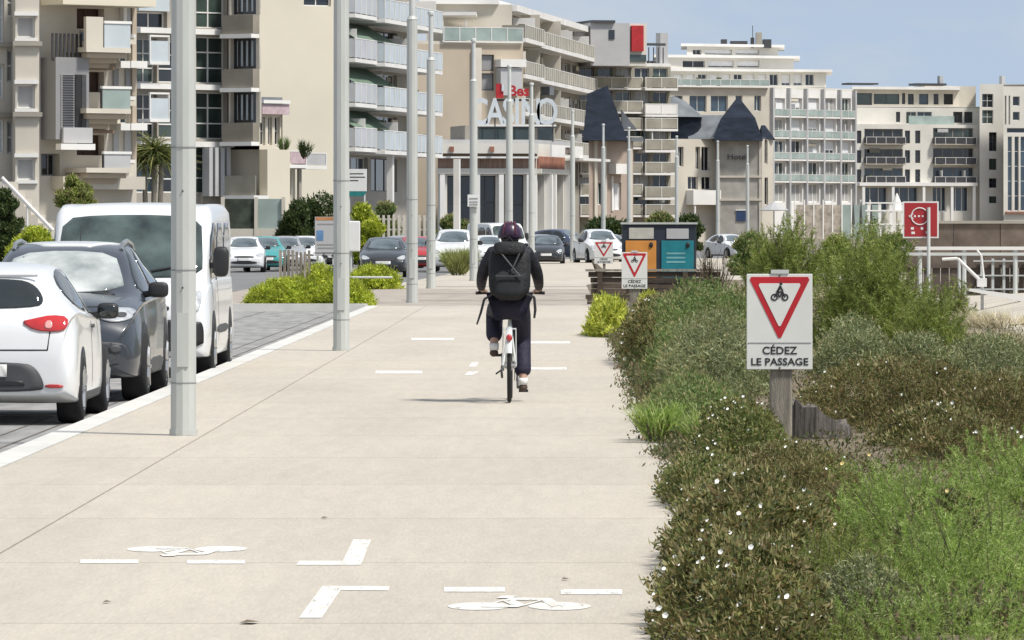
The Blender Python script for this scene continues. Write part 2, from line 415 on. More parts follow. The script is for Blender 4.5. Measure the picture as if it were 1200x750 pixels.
# the soil bank of the planting strip on the right, rising a little away from the path
vs = []; fs = []
ys = [4 + i*1.6 for i in range(100)]; xs = [0.80, 0.95, 1.3, 1.8, 2.6, 3.6, 5.2, 7.5, 11, 16]
hz = [0.004, 0.02, 0.06, 0.09, 0.12, 0.14, 0.16, 0.14, 0.1, 0.05]
for y in ys:
    for x, h in zip(xs, hz): vs.append((x, y, h + (rng.uniform(-.02,.03) if x > .9 else 0)))
n = len(xs)
for i in range(len(ys)-1):
    for j in range(n-1): fs.append((i*n+j, i*n+j+1, (i+1)*n+j+1, (i+1)*n+j))
struct(MB().add(vs, fs).build('planting_bed', M_soil, smooth=True))
b = MB()
vs = []; fs = []
for i in range(13):
    for j in range(13):
        u, v = i/12, j/12
        x = 6.5 + 9*u; yy = 62 + 60*v
        vs.append((x, yy, 0.12 + 0.5*math.sin(math.pi*min(1,u*1.15))*math.sin(math.pi*v) + rng.uniform(-.03,.03)))
for i in range(12):
    for j in range(12): fs.append((i*13+j, (i+1)*13+j, (i+1)*13+j+1, i*13+j+1))
struct(b.add(vs, fs).build('sand_dune', M_sand, smooth=True))
pr = MB(); pr.box(1.75, 60, 165, 300, -0.25, 0.05); struct(pr.build('sandy_terrace', M_sand))
# ------------------------------------------------------------------ building kit
M_cream = mat('cream render', (0.66, 0.61, 0.49), rough=0.85, var=0.05, scale=0.15, detail=8)
M_cream2 = mat('pale stone render', (0.6, 0.555, 0.47), rough=0.85, var=0.09, scale=0.3, detail=8)
M_offw = mat('off white render', (0.68, 0.655, 0.59), rough=0.8, var=0.07, scale=0.25, detail=8)
M_tan = mat('tan render', (0.46, 0.39, 0.3), rough=0.85, var=0.08, scale=0.2, detail=8)
M_taupe = mat('taupe render', (0.36, 0.33, 0.28), rough=0.85, var=0.1, scale=0.3, detail=8)
M_lgrey = mat('light grey panel', (0.45, 0.45, 0.45), rough=0.7, var=0.06, scale=0.5)
M_mgrey = mat('mid grey panel', (0.27, 0.27, 0.275), rough=0.7, var=0.06, scale=0.5)
M_olive = mat('olive grey balcony panel', (0.33, 0.31, 0.25), rough=0.7, var=0.12, scale=0.8, rnd=0.1)
M_brownp = mat('brown grey balcony panel', (0.25, 0.225, 0.18), rough=0.7, var=0.1, scale=0.8, rnd=0.1)
M_slabw = mat('white slab edge', (0.76, 0.745, 0.71), rough=0.7, var=0.06, scale=0.4)
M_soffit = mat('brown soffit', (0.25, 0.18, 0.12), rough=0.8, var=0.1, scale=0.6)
M_gl = [glassmat('window glass dark', (0.02, 0.024, 0.03)), glassmat('window glass blue', (0.05, 0.08, 0.11), 0.05),
        glassmat('window glass green', (0.06, 0.085, 0.075)), mat('window with net curtain', (0.4, 0.4, 0.38), rough=0.2, var=0.15, scale=1.2, stretch=(6,6,.4))]
M_glb = mat('frosted blue glass', (0.52, 0.575, 0.6), rough=0.25, var=0.06, scale=0.6)
M_gll = mat('frosted lilac glass', (0.5, 0.52, 0.54), rough=0.3, var=0.06, scale=0.6)
M_glg = mat('greenish railing glass', (0.33, 0.4, 0.37), rough=0.15, var=0.12, scale=0.6)
M_awn = mat('green awning cloth', (0.15, 0.22, 0.16), rough=0.9, var=0.12, scale=0.5, stretch=(1,1,4))
M_blind = mat('brown blind', (0.09, 0.05, 0.035), rough=0.8, var=0.1)
M_slate = mat('blue slate', (0.022, 0.03, 0.046), rough=0.85, spec=0.2, var=0.2, scale=0.8, stretch=(1,1,3), detail=8)
M_slatel = mat('weathered slate', (0.16, 0.175, 0.19), rough=0.6, var=0.15, scale=0.8)
M_brick = mat('red brick', (0.34, 0.15, 0.1), rough=0.85, var=0.18, scale=0.8)
M_stone = mat('grey coursed stone', (0.4, 0.38, 0.34), rough=0.9, var=0.12, scale=0.9, detail=9)
M_red = mat('red paint', (0.45, 0.02, 0.025), rough=0.6, var=0.1)
M_dframe = mat('dark window frame', (0.05, 0.05, 0.055), rough=0.5)
M_blind_w = mat('white roller blind', (0.78, 0.78, 0.78), rough=0.6, var=0.03)

class Fac:
    """one vertical facade plane from plan point a to plan point b (left to right as seen)."""
    def __init__(s, xa, Da, xb, Db):
        s.a = Vector((wx(xa, Da), Da, 0)); s.b = Vector((wx(xb, Db), Db, 0))
        s.u = (s.b - s.a); s.len = s.u.length; s.u.normalize(); s.n = Vector((s.u.y, -s.u.x, 0))
    def s(s, px):
        k = (px - VX)/F; return (k*s.a.y - s.a.x)/(s.u.x - k*s.u.y)
    def D(s, px): return s.a.y + s.u.y*s.s(px)
    def rect(s, x0, x1, y0, y1):
        dm = s.D((x0+x1)/2); return s.s(x0), s.s(x1), wz(y1, dm), wz(y0, dm)
    def p(s, q, z, o=0.0):
        v = s.a + s.u*q + s.n*o; return (v.x, v.y, z)
    def box(s, b, s0, s1, z0, z1, o0, o1):
        bt = [s.p(s0,z0,o1), s.p(s1,z0,o1), s.p(s1,z0,o0), s.p(s0,z0,o0)]
        tp = [s.p(s0,z1,o1), s.p(s1,z1,o1), s.p(s1,z1,o0), s.p(s0,z1,o0)]
        return b.hexa(bt, tp)
    def quad(s, b, s0, s1, z0, z1, o):
        return b.add([s.p(s0,z0,o), s.p(s1,z0,o), s.p(s1,z1,o), s.p(s0,z1,o)], [(0,1,2,3)])

def wall(root, fac, z0, z1, holes, m, depth=0.3, s0=0.0, s1=None, o=0.0, name='wall', backz=None):
    """wall sheet with real openings and reveals."""
    s1 = fac.len if s1 is None else s1
    H = [(max(a, s0+.02), min(b_, s1-.02), max(c, z0+.02), min(d, z1-.02)) for a, b_, c, d in holes]
    H = [h for h in H if h[1] > h[0]+.05 and h[3] > h[2]+.05]
    su = sorted(set([s0, s1] + [v for h in H for v in h[:2]])); zu = sorted(set([z0, z1] + [v for h in H for v in h[2:]]))
    b = MB()
    for i in range(len(su)-1):
        for j in range(len(zu)-1):
            cs, cz = (su[i]+su[i+1])/2, (zu[j]+zu[j+1])/2
            if any(h[0] < cs < h[1] and h[2] < cz < h[3] for h in H): continue
            fac.quad(b, su[i], su[i+1], zu[j], zu[j+1], o)
    for a, c, e, f in H:
        q = o - depth
        b.add([fac.p(a,e,o), fac.p(a,e,q), fac.p(a,f,q), fac.p(a,f,o)], [(0,1,2,3)])
        b.add([fac.p(c,e,q), fac.p(c,e,o), fac.p(c,f,o), fac.p(c,f,q)], [(0,1,2,3)])
        b.add([fac.p(a,e,o), fac.p(c,e,o), fac.p(c,e,q), fac.p(a,e,q)], [(0,1,2,3)])
        b.add([fac.p(a,f,q), fac.p(c,f,q), fac.p(c,f,o), fac.p(a,f,o)], [(0,1,2,3)])
    return b.build(name, m, root)
def window(root, fac, r, depth=0.28, nx=2, ny=1, fm=None, gm=None, fw=0.06, o=0.0, name='window', blind=0.0):
    s0, s1, z0, z1 = r; fm = fm or M_white; gm = gm or M_gl[rng.choice([0,0,1,2])]
    b = MB(); q = o - depth
    for a, c in [(s0, s0+fw), (s1-fw, s1)]: fac.box(b, a, c, z0, z1, q, q+.07)
    for a, c in [(z0, z0+fw), (z1-fw, z1)]: fac.box(b, s0+fw, s1-fw, a, c, q+.002, q+.068)
    for i in range(1, nx):
        x = s0 + (s1-s0)*i/nx; fac.box(b, x-fw/2, x+fw/2, z0+fw, z1-fw, q+.004, q+.066)
    for i in range(1, ny):
        z = z0 + (z1-z0)*i/ny; fac.box(b, s0+fw, s1-fw, z-fw/2, z+fw/2, q+.006, q+.064)
    o_ = b.build(name, fm, root)
    k = MB(); fac.quad(k, s0, s1, z0, z1, q+.02); k.build('pane', gm, o_)
    if blind > 0:
        k = MB(); fac.box(k, s0+fw, s1-fw, z1-(z1-z0)*blind, z1-fw, q+.07, q+.1); k.build('blind', M_blind_w, o_)
    return o_
def fpart(root, fac, name, r, o0, o1, m):
    b = MB(); fac.box(b, r[0], r[1], r[2], r[3], o0, o1); return b.build(name, m, root)
def balcony(root, fac, s0, s1, z, proj=1.3, th=0.2, rail=1.0, rm=None, sm=None, kind='panel', name='balcony', o=0.0, side=True, fw=0.0):
    b = MB(); fac.box(b, s0, s1, z-th, z, o, o+proj); q = b.build(name, sm or M_slabw, root)
    k = MB()
    if kind == 'bars':
        n_ = max(2, int((s1-s0)/0.28)); e = o+proj-.08
        for i in range(n_+1):
            x = s0+.03+(s1-s0-.06)*i/n_; fac.box(k, x-.025, x+.025, z, z+rail, e, e+.04)
        fac.box(k, s0, s1, z+rail, z+rail+.06, e-.01, e+.05)
        k.build('railing', rm or M_dframe, q)
    else:
        fac.box(k, s0+.02, s1-.02, z+.06, z+rail, o+proj-.08, o+proj-.03)
        if side:
            fac.box(k, s0+.02, s0+.06, z+.06, z+rail, o+.02, o+proj-.085); fac.box(k, s1-.06, s1-.02, z+.06, z+rail, o+.02, o+proj-.085)
        k.build('railing', rm or M_glg, q)
        k = MB(); L_ = s1-s0; n_ = max(1, int(L_/1.4))
        for i in range(n_+1):
            x = s0+.05+(L_-.1)*i/n_; fac.box(k, x-.03, x+.03, z+.002, z+rail+.001, o+proj-.026, o+proj+.012)
        k.build('railing_post', M_slabw, q)['kind'] = 'stuff'
        if L_ > 2.5 and proj > .45:                     # what people keep out there
            x = s0 + rng.uniform(.3, 1.2)
            while x < s1-1.2:
                c_ = rng.random(); w_ = rng.uniform(.5, 1.1)
                if c_ < .3: fpart(q, fac, 'planter', (x, x+w_, z+.004, z+rail+rng.uniform(.05,.3)), o+proj*.45, o+proj*.75, mat('balcony greenery', (.07,.09,.03), rough=.9, var=.35, scale=4))
                elif c_ < .5: fpart(q, fac, 'folding_screen', (x, x+.09, z+.004, z+1.9), o+.03, o+proj-.12, M_slabw)
                elif c_ < .7: fpart(q, fac, 'sun_blind', (x, x+w_*2, z+1.55+rng.uniform(0,.4), z+2.25), o+.03, o+.12, rng.choice([M_slabw, M_cream, M_brownp, M_lgrey]))
                x += w_*2+rng.uniform(.6, 3.0)
        k = MB(); fac.box(k, s0, s1, z+rail+.003, z+rail+.06, o+proj-.1, o+proj-.01); k.build('handrail', M_slabw, q)
    return q
def roof_slab(root, plan, z0, z1, m, name='roof'):
    b = MB().hexa([(x, y, z0) for x, y in plan], [(x, y, z1) for x, y in plan]); return b.build(name, m, root, fix=True)
def body(root, plan, z0, z1, m, skip=(), name='wall'):
    """plain walls on the unseen sides of a plan polygon."""
    b = MB(); n = len(plan)
    for i in range(n):
        if i in skip: continue
        (x0, y0), (x1, y1) = plan[i], plan[(i+1) % n]
        b.add([(x0,y0,z0),(x1,y1,z0),(x1,y1,z1),(x0,y0,z1)], [(0,1,2,3)])
    if b.f: b.build(name, m, root)
def plan_of(fac_list, deep):
    """plan polygon: facade points left to right, then pushed back."""
    pts = [(fac_list[0].a.x, fac_list[0].a.y)] + [(f.b.x, f.b.y) for f in fac_list]
    back = [(x*(1+deep/y), y+deep) for x, y in (pts[-1], pts[0])]     # sides run back along the street's fan
    return pts + back
def block(root, facs, z0, z1, m, deep, roofm=None, par=0.4):
    pl = plan_of(facs, deep); n = len(facs)
    body(root, pl, z0, z1, m, skip=tuple(range(n)))
    roof_slab(root, pl, z1+0.002, z1+par, roofm or m)

GZ = -0.3
# ---- B1: cream block at the far left edge
t = thing('apartment_building', 'cream apartment block with stacked window bay at the far left edge', 'building', at(20, 268, 224)*1)
f1 = Fac(-40, 223, 18, 223); f1.b = f1.b
f = Fac(-40, 223, 46, 224)
holes = [f.rect(-6,5,a,c) for a,c in ((-10,50),(75,115),(140,180))] + [f.rect(8,17,a,c) for a,c in ((-14,20),(58,96),(142,180))]
wall(t, f, GZ, 13, holes, M_cream2)
for h in holes: window(t, f, h, nx=1, ny=2, gm=M_glb if h[0] < f.s(6) else M_gl[3], fw=0.08)
block(t, [f], GZ, 13, M_cream2, 16)
fb = Fac(18, 222.2, 46, 222.4)                       # the projecting bay
bz = MB(); 
hs = [fb.rect(20,41,a,c) for a,c in ((19,44),(99,127),(185,211))]
wall(t, fb, 1.0, 13, hs, M_cream2, name='bay_wall')
sd = MB(); sd.add([fb.p(0,1,0), fb.p(0,1,-1.0), fb.p(0,13,-1.0), fb.p(0,13,0)], [(0,1,2,3)]); sd.add([fb.p(fb.len,1,-1.6), fb.p(fb.len,1,0), fb.p(fb.len,13,0), fb.p(fb.len,13,-1.6)], [(0,1,2,3)])
sd.add([fb.p(0,1,0), fb.p(0,1,-1), fb.p(fb.len,1,-1.6), fb.p(fb.len,1,0)], [(0,1,2,3)]); sd.build('bay_side', M_cream2, t)
for h in hs:
    window(t, fb, h, nx=1, gm=M_lgrey if h[2] > 3.5 else M_gl[3], fw=0.07)
    fpart(t, fb, 'lintel', (h[0]-.12, h[1]+.12, h[3]+.02, h[3]+.18), .01, .16, M_slabw)
    fpart(t, fb, 'sill', (h[0]-.1, h[1]+.1, h[2]-.14, h[2]-.02), .01, .12, M_slabw)
for y in (51, 134):
    z = wz(y, 222.2); fpart(t, fb, 'string_course', (-.12, fb.len+.1, z-.09, z+.09), .012, .2, M_taupe)
    fpart(t, f, 'string_course', (f.s(-40), f.s(17.5), z-.09, z+.09), .012, .2, M_taupe)
# outside steps and handrail in front
st = thing('garden_steps', 'white handrail and steps leading up to the cream block', 'steps', (wx(20,200), 200, GZ))
b = MB()
for i in range(7): b.box(wx(-30,200), wx(12+i*8,200), 200+i*.02, 203+i*.02, GZ, wz(268,200)-.1 + 0.0 + (6-i)*0.3)
b.build('step', M_cream2, st)
MB().tube(at(2,208,199.6), at(62,270,199.6), .07, n=8).build('handrail', M_slabw, st)
b = MB()
for px, py in ((4,212),(32,240),(58,267)): b.tube((wx(px,199.6),199.6,GZ), at(px,py,199.6), .04, n=6)
b.build('baluster', M_slabw, st)

# ---- B1b: balconied block with the grey shutter bay
f = Fac(46, 228, 160, 231)
t = thing('apartment_building', 'cream block with blue glass balcony and grey shutter bay', 'building', (f.a.x, f.a.y, GZ))
hs = []
for y in (10, 84, 158): hs += [f.rect(90,122,y,y+24)]
for y in (-25, 48, 118): hs += [f.rect(130,139,y,y+23), f.rect(141,152,y+3,y+27)]
hs += [f.rect(93,122,36,50)]
hs += [f.rect(48,70,180,206)]
wall(t, f, GZ, 14, hs, M_cream2, depth=.5)
for h in hs[:3]: window(t, f, h, depth=.5, nx=2, gm=M_blind, fm=M_blind)
for h in hs[3:9]: window(t, f, h, depth=.3, nx=1, gm=M_gl[1], fm=M_slabw)
window(t, f, hs[9], depth=.5, gm=M_gl[0]); window(t, f, hs[10], depth=.5, nx=3, gm=M_gl[0], fm=M_mgrey, name='entrance_door')
block(t, [f], GZ, 14, M_cream2, 14)
# grey bay
r = f.rect(48,87,68,178); fpart(t, f, 'shutter_bay', (r[0], r[1], r[2]+.5, r[3]), .01, 1.1, M_mgrey)
r2 = f.rect(54,83,88,152)
lou = fpart(t, f, 'shutter', (r2[0], r2[0]+(r2[1]-r2[0])*.5, r2[2], r2[3]), 1.11, 1.16, M_lgrey)
b = MB(); n_ = 22
for i in range(n_):
    z = r2[2]+(r2[3]-r2[2])*(i+.3)/n_; f.box(b, r2[0]+.04, r2[0]+(r2[1]-r2[0])*.48, z, z+(r2[3]-r2[2])/n_*.5, 1.165, 1.2)
b.build('louvre', M_dframe, lou)
fpart(t, f, 'shutter', (r2[0]+(r2[1]-r2[0])*.56, r2[0]+(r2[1]-r2[0])*.8, r2[2], r2[3]), 1.11, 1.15, M_black)
fpart(t, f, 'shutter', (r2[0]+(r2[1]-r2[0])*.82, r2[1], r2[2], r2[3]), 1.11, 1.15, M_dgrey)
fpart(t, f, 'bay_apron', f.rect(54,88,150,168), 1.165, 1.3, M_lgrey)
r = f.rect(48,88,169,176); fpart(t, f, 'bay_ledge', r, 1.105, 1.5, M_slabw)
r = f.rect(47,80,40,72); b = MB()
for i in range(8):
    x = r[0]+(r[1]-r[0])*i/7.; f.box(b, x-.045, x+.045, r[2], r[3], .9, .96)
b.build('bar_screen', M_dframe, t)
# deep balconies
for (x0, x1, yt, yb, gm) in ((97,128,26,60,M_glb), (95,128,102,131,M_glg), (97,128,178,200,M_lgrey)):
    r = f.rect(x0, x1, yt, yb)
    bl = fpart(t, f, 'balcony', (f.s(76), r[1], r[2]-.1, r[2]+.1), .01, 1.6, M_cream2)
    fpart(bl, f, 'side_panel', (f.s(76), r[0]-.05, r[2]+.1, r[3]+.15), 1.4, 1.59, M_cream2) if yt < 60 else None
    fpart(bl, f, 'railing', (r[0], r[1], r[2]+.102, r[3]-.12), 1.5, 1.56, gm)
    fpart(bl, f, 'frame_post', (r[0]-.048, r[0]-.002, r[2]+.1, r[3]), 1.48, 1.6, M_dframe)
    fpart(bl, f, 'handrail', (r[0]-.05, r[1]+.05, r[3]-.11, r[3]), 1.47, 1.6, M_slabw)
    for k in range(3): fpart(bl, f, 'corbel', (f.s(80+4*k), r[1]-.2*k-.1, r[2]-.32-.2*k, r[2]-.12-.2*k), .012, 1.4-.35*k, M_tan)
r = f.rect(47,156,-8,8); fpart(t, f, 'roof_canopy', (r[0], r[1], r[2]+.0, r[2]+.4), .012, 1.7, M_cream)
for y in (72, 145):
    for (x0, x1) in ((129,140),(141,160)):
        r = f.rect(x0, x1, y, y+8); fpart(t, f, 'balcony_edge', r, .012, .8, M_slabw)
fpart(t, f, 'pilaster', f.rect(140.2,144,-30,47), .012, .3, M_slabw)
fpart(t, f, 'plinth', f.rect(60,156,207,222), .02, .9, M_cream2)
for (x0, x1, y0, y1) in ((146,152,-30,46),(132,138,76,116),(146,152,78,116),(132,138,150,186),(145,153,152,186)): fpart(t, f, 'shutter', f.rect(x0,x1,y0,y1), .012, .08, rng.choice([M_lgrey, M_slabw, M_mgrey]))

for (x0, x1, y0, y1, m_) in ((128.5,133,48,71,M_slabw),(128.5,133,120,143,M_slabw),(153,158,-20,40,M_tan),(153,158,52,112,M_tan),(153,158,124,186,M_tan)): fpart(t, f, 'wall_panel', f.rect(x0,x1,y0,y1), .012, .14, m_)
for y in (40, 113, 187): fpart(t, f, 'window_box', f.rect(130,153,y,y+4), .012, .35, M_slabw)
for (y0, y1) in ((62,82),(136,156)):
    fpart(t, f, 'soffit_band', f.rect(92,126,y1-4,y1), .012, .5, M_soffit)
# ---- B2: glazed grey-brown block with the corner bay
f = Fac(158, 286, 268, 290); fbv = Fac(268, 289, 304, 288)
t = thing('apartment_building', 'glazed block with brown balcony panels at its corner bay', 'building', (f.a.x, f.a.y, GZ))
hs = [f.rect(160,196,14,33)]
for y in (43, 108, 172):
    hs += [f.rect(160,184,y+2,y+54), f.rect(186,228,y+5,y+54), f.rect(230,266,y,y+55)]
hs += [f.rect(230,266,-22,33)]
wall(t, f, GZ, 16, hs, M_taupe, depth=.4)
for i, h in enumerate(hs): window(t, f, h, depth=.4, nx=2 if i else 2, ny=1 if i == 0 else 3, gm=M_gl[[0,2,0,2,0,2,2,1,0,2,2][i % 11]], fm=M_slabw, fw=.07)
for y in (34, 99, 166):
    z = wz(y+3, 288); fpart(t, f, 'floor_slab', (0, f.len, z-.14, z+.14), .01, .5, M_slabw)
fpart(t, f, 'parapet_panel', f.rect(160,196,-2,13), .01, .2, M_glb)
for y in (44, 111):
    r = f.rect(161,184,y,y+30); bl = fpart(t, f, 'balcony', (r[0], r[1], r[2]-.1, r[2]+.06), .01, 1.1, M_slabw)
    fpart(bl, f, 'railing', (r[0]+.06, r[1]-.06, r[2]+.062, r[3]-.2), 1.0, 1.05, M_glb)
    fpart(bl, f, 'frame_post', (r[0], r[0]+.058, r[2]+.06, r[3]), .98, 1.08, M_slabw); fpart(bl, f, 'frame_post', (r[1]-.058, r[1], r[2]+.06, r[3]), .98, 1.08, M_slabw)
    fpart(bl, f, 'handrail', (r[0], r[1], r[3]+.003, r[3]+.1), .97, 1.09, M_slabw)
hs = [fbv.rect(270,300,y,y+37) for y in (-20, 44, 107)]
wall(t, fbv, wz(170,288.5), 16, hs, M_cream2, depth=.5)
for h in hs: window(t, fbv, h, depth=.4, nx=5, gm=M_glb, fm=M_gl[0], fw=.16)
for y in (18, 81, 144):
    fpart(t, fbv, 'balcony_panel', fbv.rect(268,304,y,y+22), .02, .6, M_brownp)
    fpart(t, fbv, 'balcony_edge', fbv.rect(267,304,y+22.3,y+27), .015, .75, M_slabw)
block(t, [f, fbv], GZ, 16, M_taupe, 14)
fpart(t, fbv, 'ground_wall', fbv.rect(258,302,175,245), -3, -.9, M_cream)
for x in (233,240,247,254): fpart(t, f, 'column', f.rect(x,x+4,173,230), .3, .9, M_lgrey)
r = fbv.rect(265,304,206,229); fpart(t, fbv, 'terrace_railing', r, .3, .36, M_olive); fpart(t, fbv, 'terrace', (r[0], r[1], r[2]-.3, r[2]-.003), -.85, .5, M_slabw)

# ---- B3: big plain gable and its balconied front
fg = Fac(286, 346, 394, 350); f = Fac(366, 352, 482, 381)
t = thing('apartment_building', 'tall block with plain cream gable and white balconies with green awnings', 'building', (f.a.x, f.a.y, GZ))
hs = [fg.rect(356,388,-6,7), fg.rect(299,304,22,45), fg.rect(299,304,85,108)]
wall(t, fg, GZ, 19, hs, M_cream)
for h in hs: window(t, fg, h, gm=M_gl[0], nx=2)
zf = [6.85-2.85, 6.85, 9.7, 12.55, 15.4]
hs = []
for z in zf:
    for (a, c) in ((.6,3.4),(4.0,9.5),(10.3,16),(17,25)): hs.append((a, c, z+.15, z+2.35))
wall(t, f, GZ, 19, hs, M_taupe, depth=.35)
for i, h in enumerate(hs): window(t, f, h, depth=.35, nx=3, fm=M_slabw if i % 3 else M_dframe, gm=M_gl[[0,2,1,0][i % 4]])
body(t, plan_of([fg], 3), GZ, 19, M_cream, skip=(0,)); block(t, [f], GZ, 19, M_cream, 16)
for i, z in enumerate(zf):
    if i == 0: continue
    balcony(t, f, .1, 2.6, z, 1.6, .25, 1.05, rm=M_dframe if i < 3 else M_gll, kind='bars' if i < 3 else 'panel')
    balcony(t, f, 2.65, 9.0, z, 2.2, .25, 1.25, rm=M_gll)
    balcony(t, f, 9.05, 18.2, z-.1, 2.7, .25, 1.25, rm=M_glb)
    balcony(t, f, 18.3, f.len, z-.1, 2.2, .25, 1.2, rm=M_glb)
    b = MB(); b.add([f.p(3.2,z+2.5,.05), f.p(15.5,z+2.5,.05), f.p(15.5,z+1.35,2.0), f.p(3.2,z+1.35,2.0), f.p(3.2,z+2.46,.05), f.p(15.5,z+2.46,.05), f.p(15.5,z+1.3,2.0), f.p(3.2,z+1.3,2.0)],
                    [(0,1,2,3),(7,6,5,4),(0,3,7,4),(1,5,6,2),(3,2,6,7)]); b.build('awning', M_awn, t)
# white-framed winter garden on the third floor
r = (.3, 2.5, 12.6, 15.1); wg = fpart(t, f, 'winter_garden', (r[0], r[1], r[2], r[3]), 1.62, 1.66, M_gl[2])
b = MB()
for x in (r[0], (r[0]+r[1])/2, r[1]): f.box(b, x-.07, x+.07, r[2], r[3], 1.665, 1.75)
f.box(b, r[0], r[1], r[3]+.003, r[3]+.2, 1.6, 1.75); f.box(b, r[0]+.07, r[1]-.07, r[2]+1.0, r[2]+1.08, 1.668, 1.74); b.build('frame', M_slabw, wg)
for x in (420, 500):
    r = f.rect(x, x+9, 172, 250); fpart(t, f, 'column', (f.s(x), f.s(x)+.5, GZ, 6.5), 1.9, 2.3, M_slabw)

# ---- small villa in front of the gable
f = Fac(302, 322, 346, 324)
t = thing('villa', 'small cream villa with pink cornice and balcony before the tall gable', 'house', (f.a.x, f.a.y, GZ))
hs = [f.rect(305,311,137,170), f.rect(314,319,137,170), f.rect(322,328,137,170), f.rect(309,320,200,230), f.rect(330,341,200,228)]
ztop = wz(118, 323)
wall(t, f, GZ, wz(190,323), hs[3:], M_cream, depth=.3, s0=0, s1=f.len)
wall(t, f, wz(190,323)+.002, ztop, hs[:3], M_cream, depth=.3, s0=0, s1=f.s(331))
for h in hs: window(t, f, h, gm=M_gl[0], fm=M_slabw, nx=1, ny=2)
pk = mat('pink stucco', (0.52, 0.4, 0.42), rough=0.8, var=0.1)
pl = plan_of([Fac(302,322,331,323.2)], 9); body(t, pl, GZ, ztop, M_cream, skip=(0,)); roof_slab(t, pl, ztop+.002, ztop+.2, M_slatel)
fpart(t, f, 'cornice', f.rect(301,332.5,122,134), .012, .5, pk); fpart(t, f, 'cornice_band', f.rect(301,332.5,117.5,121.5), .012, .62, M_slabw)
z = wz(193,323); balcony(t, f, f.s(304), f.s(344), z, 1.2, .2, .75, rm=pk); balcony(t, f, f.s(345), f.s(370), z-.05, 1.0, .2, .7, rm=M_lgrey)
fpart(t, f, 'porch_post', f.rect(344,347,193,238), .3, .5, M_taupe)
# ---- B4: tan gabled block behind the casino
fg = Fac(462, 454, 613, 458); f = Fac(588, 459, 679, 515)
t = thing('apartment_building', 'tan gabled block with long olive balconies behind the casino', 'building', (f.a.x, f.a.y, GZ))
zt = wz(52, 456)
hs = [fg.rect(566,580,78,84), fg.rect(565,579,86,101)]
wall(t, fg, GZ, zt, [fg.rect(564,579,64,83), fg.rect(564,579,86,106)], M_tan, depth=.4)
for h in (fg.rect(564,579,64,83), fg.rect(564,579,86,106)): window(t, fg, h, gm=M_mgrey, fm=M_dframe, nx=1)
fpart(t, fg, 'white_pier', fg.rect(553,563,56,168), .012, .3, M_cream2)
fpart(t, fg, 'grey_panel', fg.rect(581,606,80,112), .02, 1.2, M_lgrey); fpart(t, fg, 'ledge', fg.rect(580,610,70,79), .015, 1.4, M_slabw)
b4f = [17.45, 14.45, 11.35, 8.4]
hs = []
for z in b4f[1:] + [5.5]:
    for i in range(9): hs.append((1.0+i*6.2, 1.0+i*6.2+4.8, z+.1, z+2.25))
wall(t, f, GZ, 17.2, hs, M_taupe, depth=.4)
for i, h in enumerate(hs): window(t, f, h, depth=.4, nx=3, gm=M_gl[[0,3,2,1,0][i % 5]], fm=M_slabw)
block(t, [f], GZ, 17.2, M_tan, 12, par=.05)
pl = plan_of([fg], 14); body(t, pl, GZ, zt, M_tan, skip=(0,)); roof_slab(t, pl, zt+.002, zt+.25, M_cream2, 'terrace_floor')
for z in b4f:
    balcony(t, f, .0, 13, z, 2.0, .35, 1.05, rm=M_olive); balcony(t, f, 13.1, f.len, z-.05, 1.7, .35, 1.05, rm=M_olive)
    for x in (12.9, 28): fpart(t, f, 'divider', (x, x+.15, z, z+2.4), .01, 1.6, M_cream2)
# penthouse and terrace canopy
fp = Fac(500, 462, 600, 462.6); fq = Fac(584, 463, 672, 514)
zr = wz(6, 464)
wall(t, fp, zt+.26, zr, [], M_cream2, name='penthouse_wall')
hq = [(1+i*7.0, 6.2+i*7.0, 17.6, 19.7) for i in range(7)]
wall(t, fq, 17.5, zr, hq, M_taupe, depth=.4, name='penthouse_wall')
for h in hq: window(t, fq, h, gm=rng.choice(M_gl), nx=2)
pl = plan_of([Fac(500,462,584,463), fq], 8); roof_slab(t, [(x-(.6 if i < 1 else 0), y-.9) if i < 3 else (x, y) for i, (x, y) in enumerate(pl)], zr+.002, zr+.35, M_slabw)
fpart(t, fq, 'eave', (0, fq.len, zr-.55, zr-.02), .012, 1.6, M_slabw)
balcony(t, fg, fg.s(518), fg.s(612), zt+.26, .3, .1, 1.1, rm=M_glg)
ca = MB()
for x in (519, 546): ca.tube((wx(x,456.5),456.5,zt+.25), at(x,15 if x < 530 else 22,456.5), .05, n=6)
ca.box(wx(517,456.5), wx(558,456.5), 456.3, 461.9, wz(18,456.5), wz(14,456.5)); ca.build('terrace_canopy', M_slabw, t)

# ---- the casino pavilion
ff = Fac(513, 430, 628, 431); fs_ = Fac(628, 431, 672, 443)
t = thing('casino', 'low casino pavilion with white columns, brick band and dark glazing', 'casino', (ff.a.x, ff.a.y, GZ))
zc = wz(168, 430)
hs = [ff.rect(524,555,206,268), ff.rect(557,581,206,268), ff.rect(598,614,205,275)]
wall(t, ff, GZ, zc, hs, M_offw, depth=.6)
for i, h in enumerate(hs): window(t, ff, h, depth=.6, nx=2 if i < 2 else 1, ny=2, gm=M_gl[0], fm=M_dframe, fw=.09)
h2 = [fs_.rect(630,638,205,275), fs_.rect(649,660,205,275)]
wall(t, fs_, GZ, zc, h2, M_offw, depth=.6)
for h in h2: window(t, fs_, h, depth=.6, nx=2, ny=1, gm=M_gl[0], fm=M_dframe, fw=.09)
block(t, [ff, fs_], GZ, zc, M_offw, 20, M_lgrey, .3)
fpart(t, ff, 'cornice', ff.rect(511,629,168,180), .02, 1.0, M_offw); fpart(t, ff, 'cornice_dark_band', ff.rect(512,628.5,180.5,183), .02, .7, M_soffit)  # dark brown strip between the pale cornice bands
fpart(t, ff, 'cornice_lower', ff.rect(511,629,183.4,185.6), .02, .9, M_slabw)
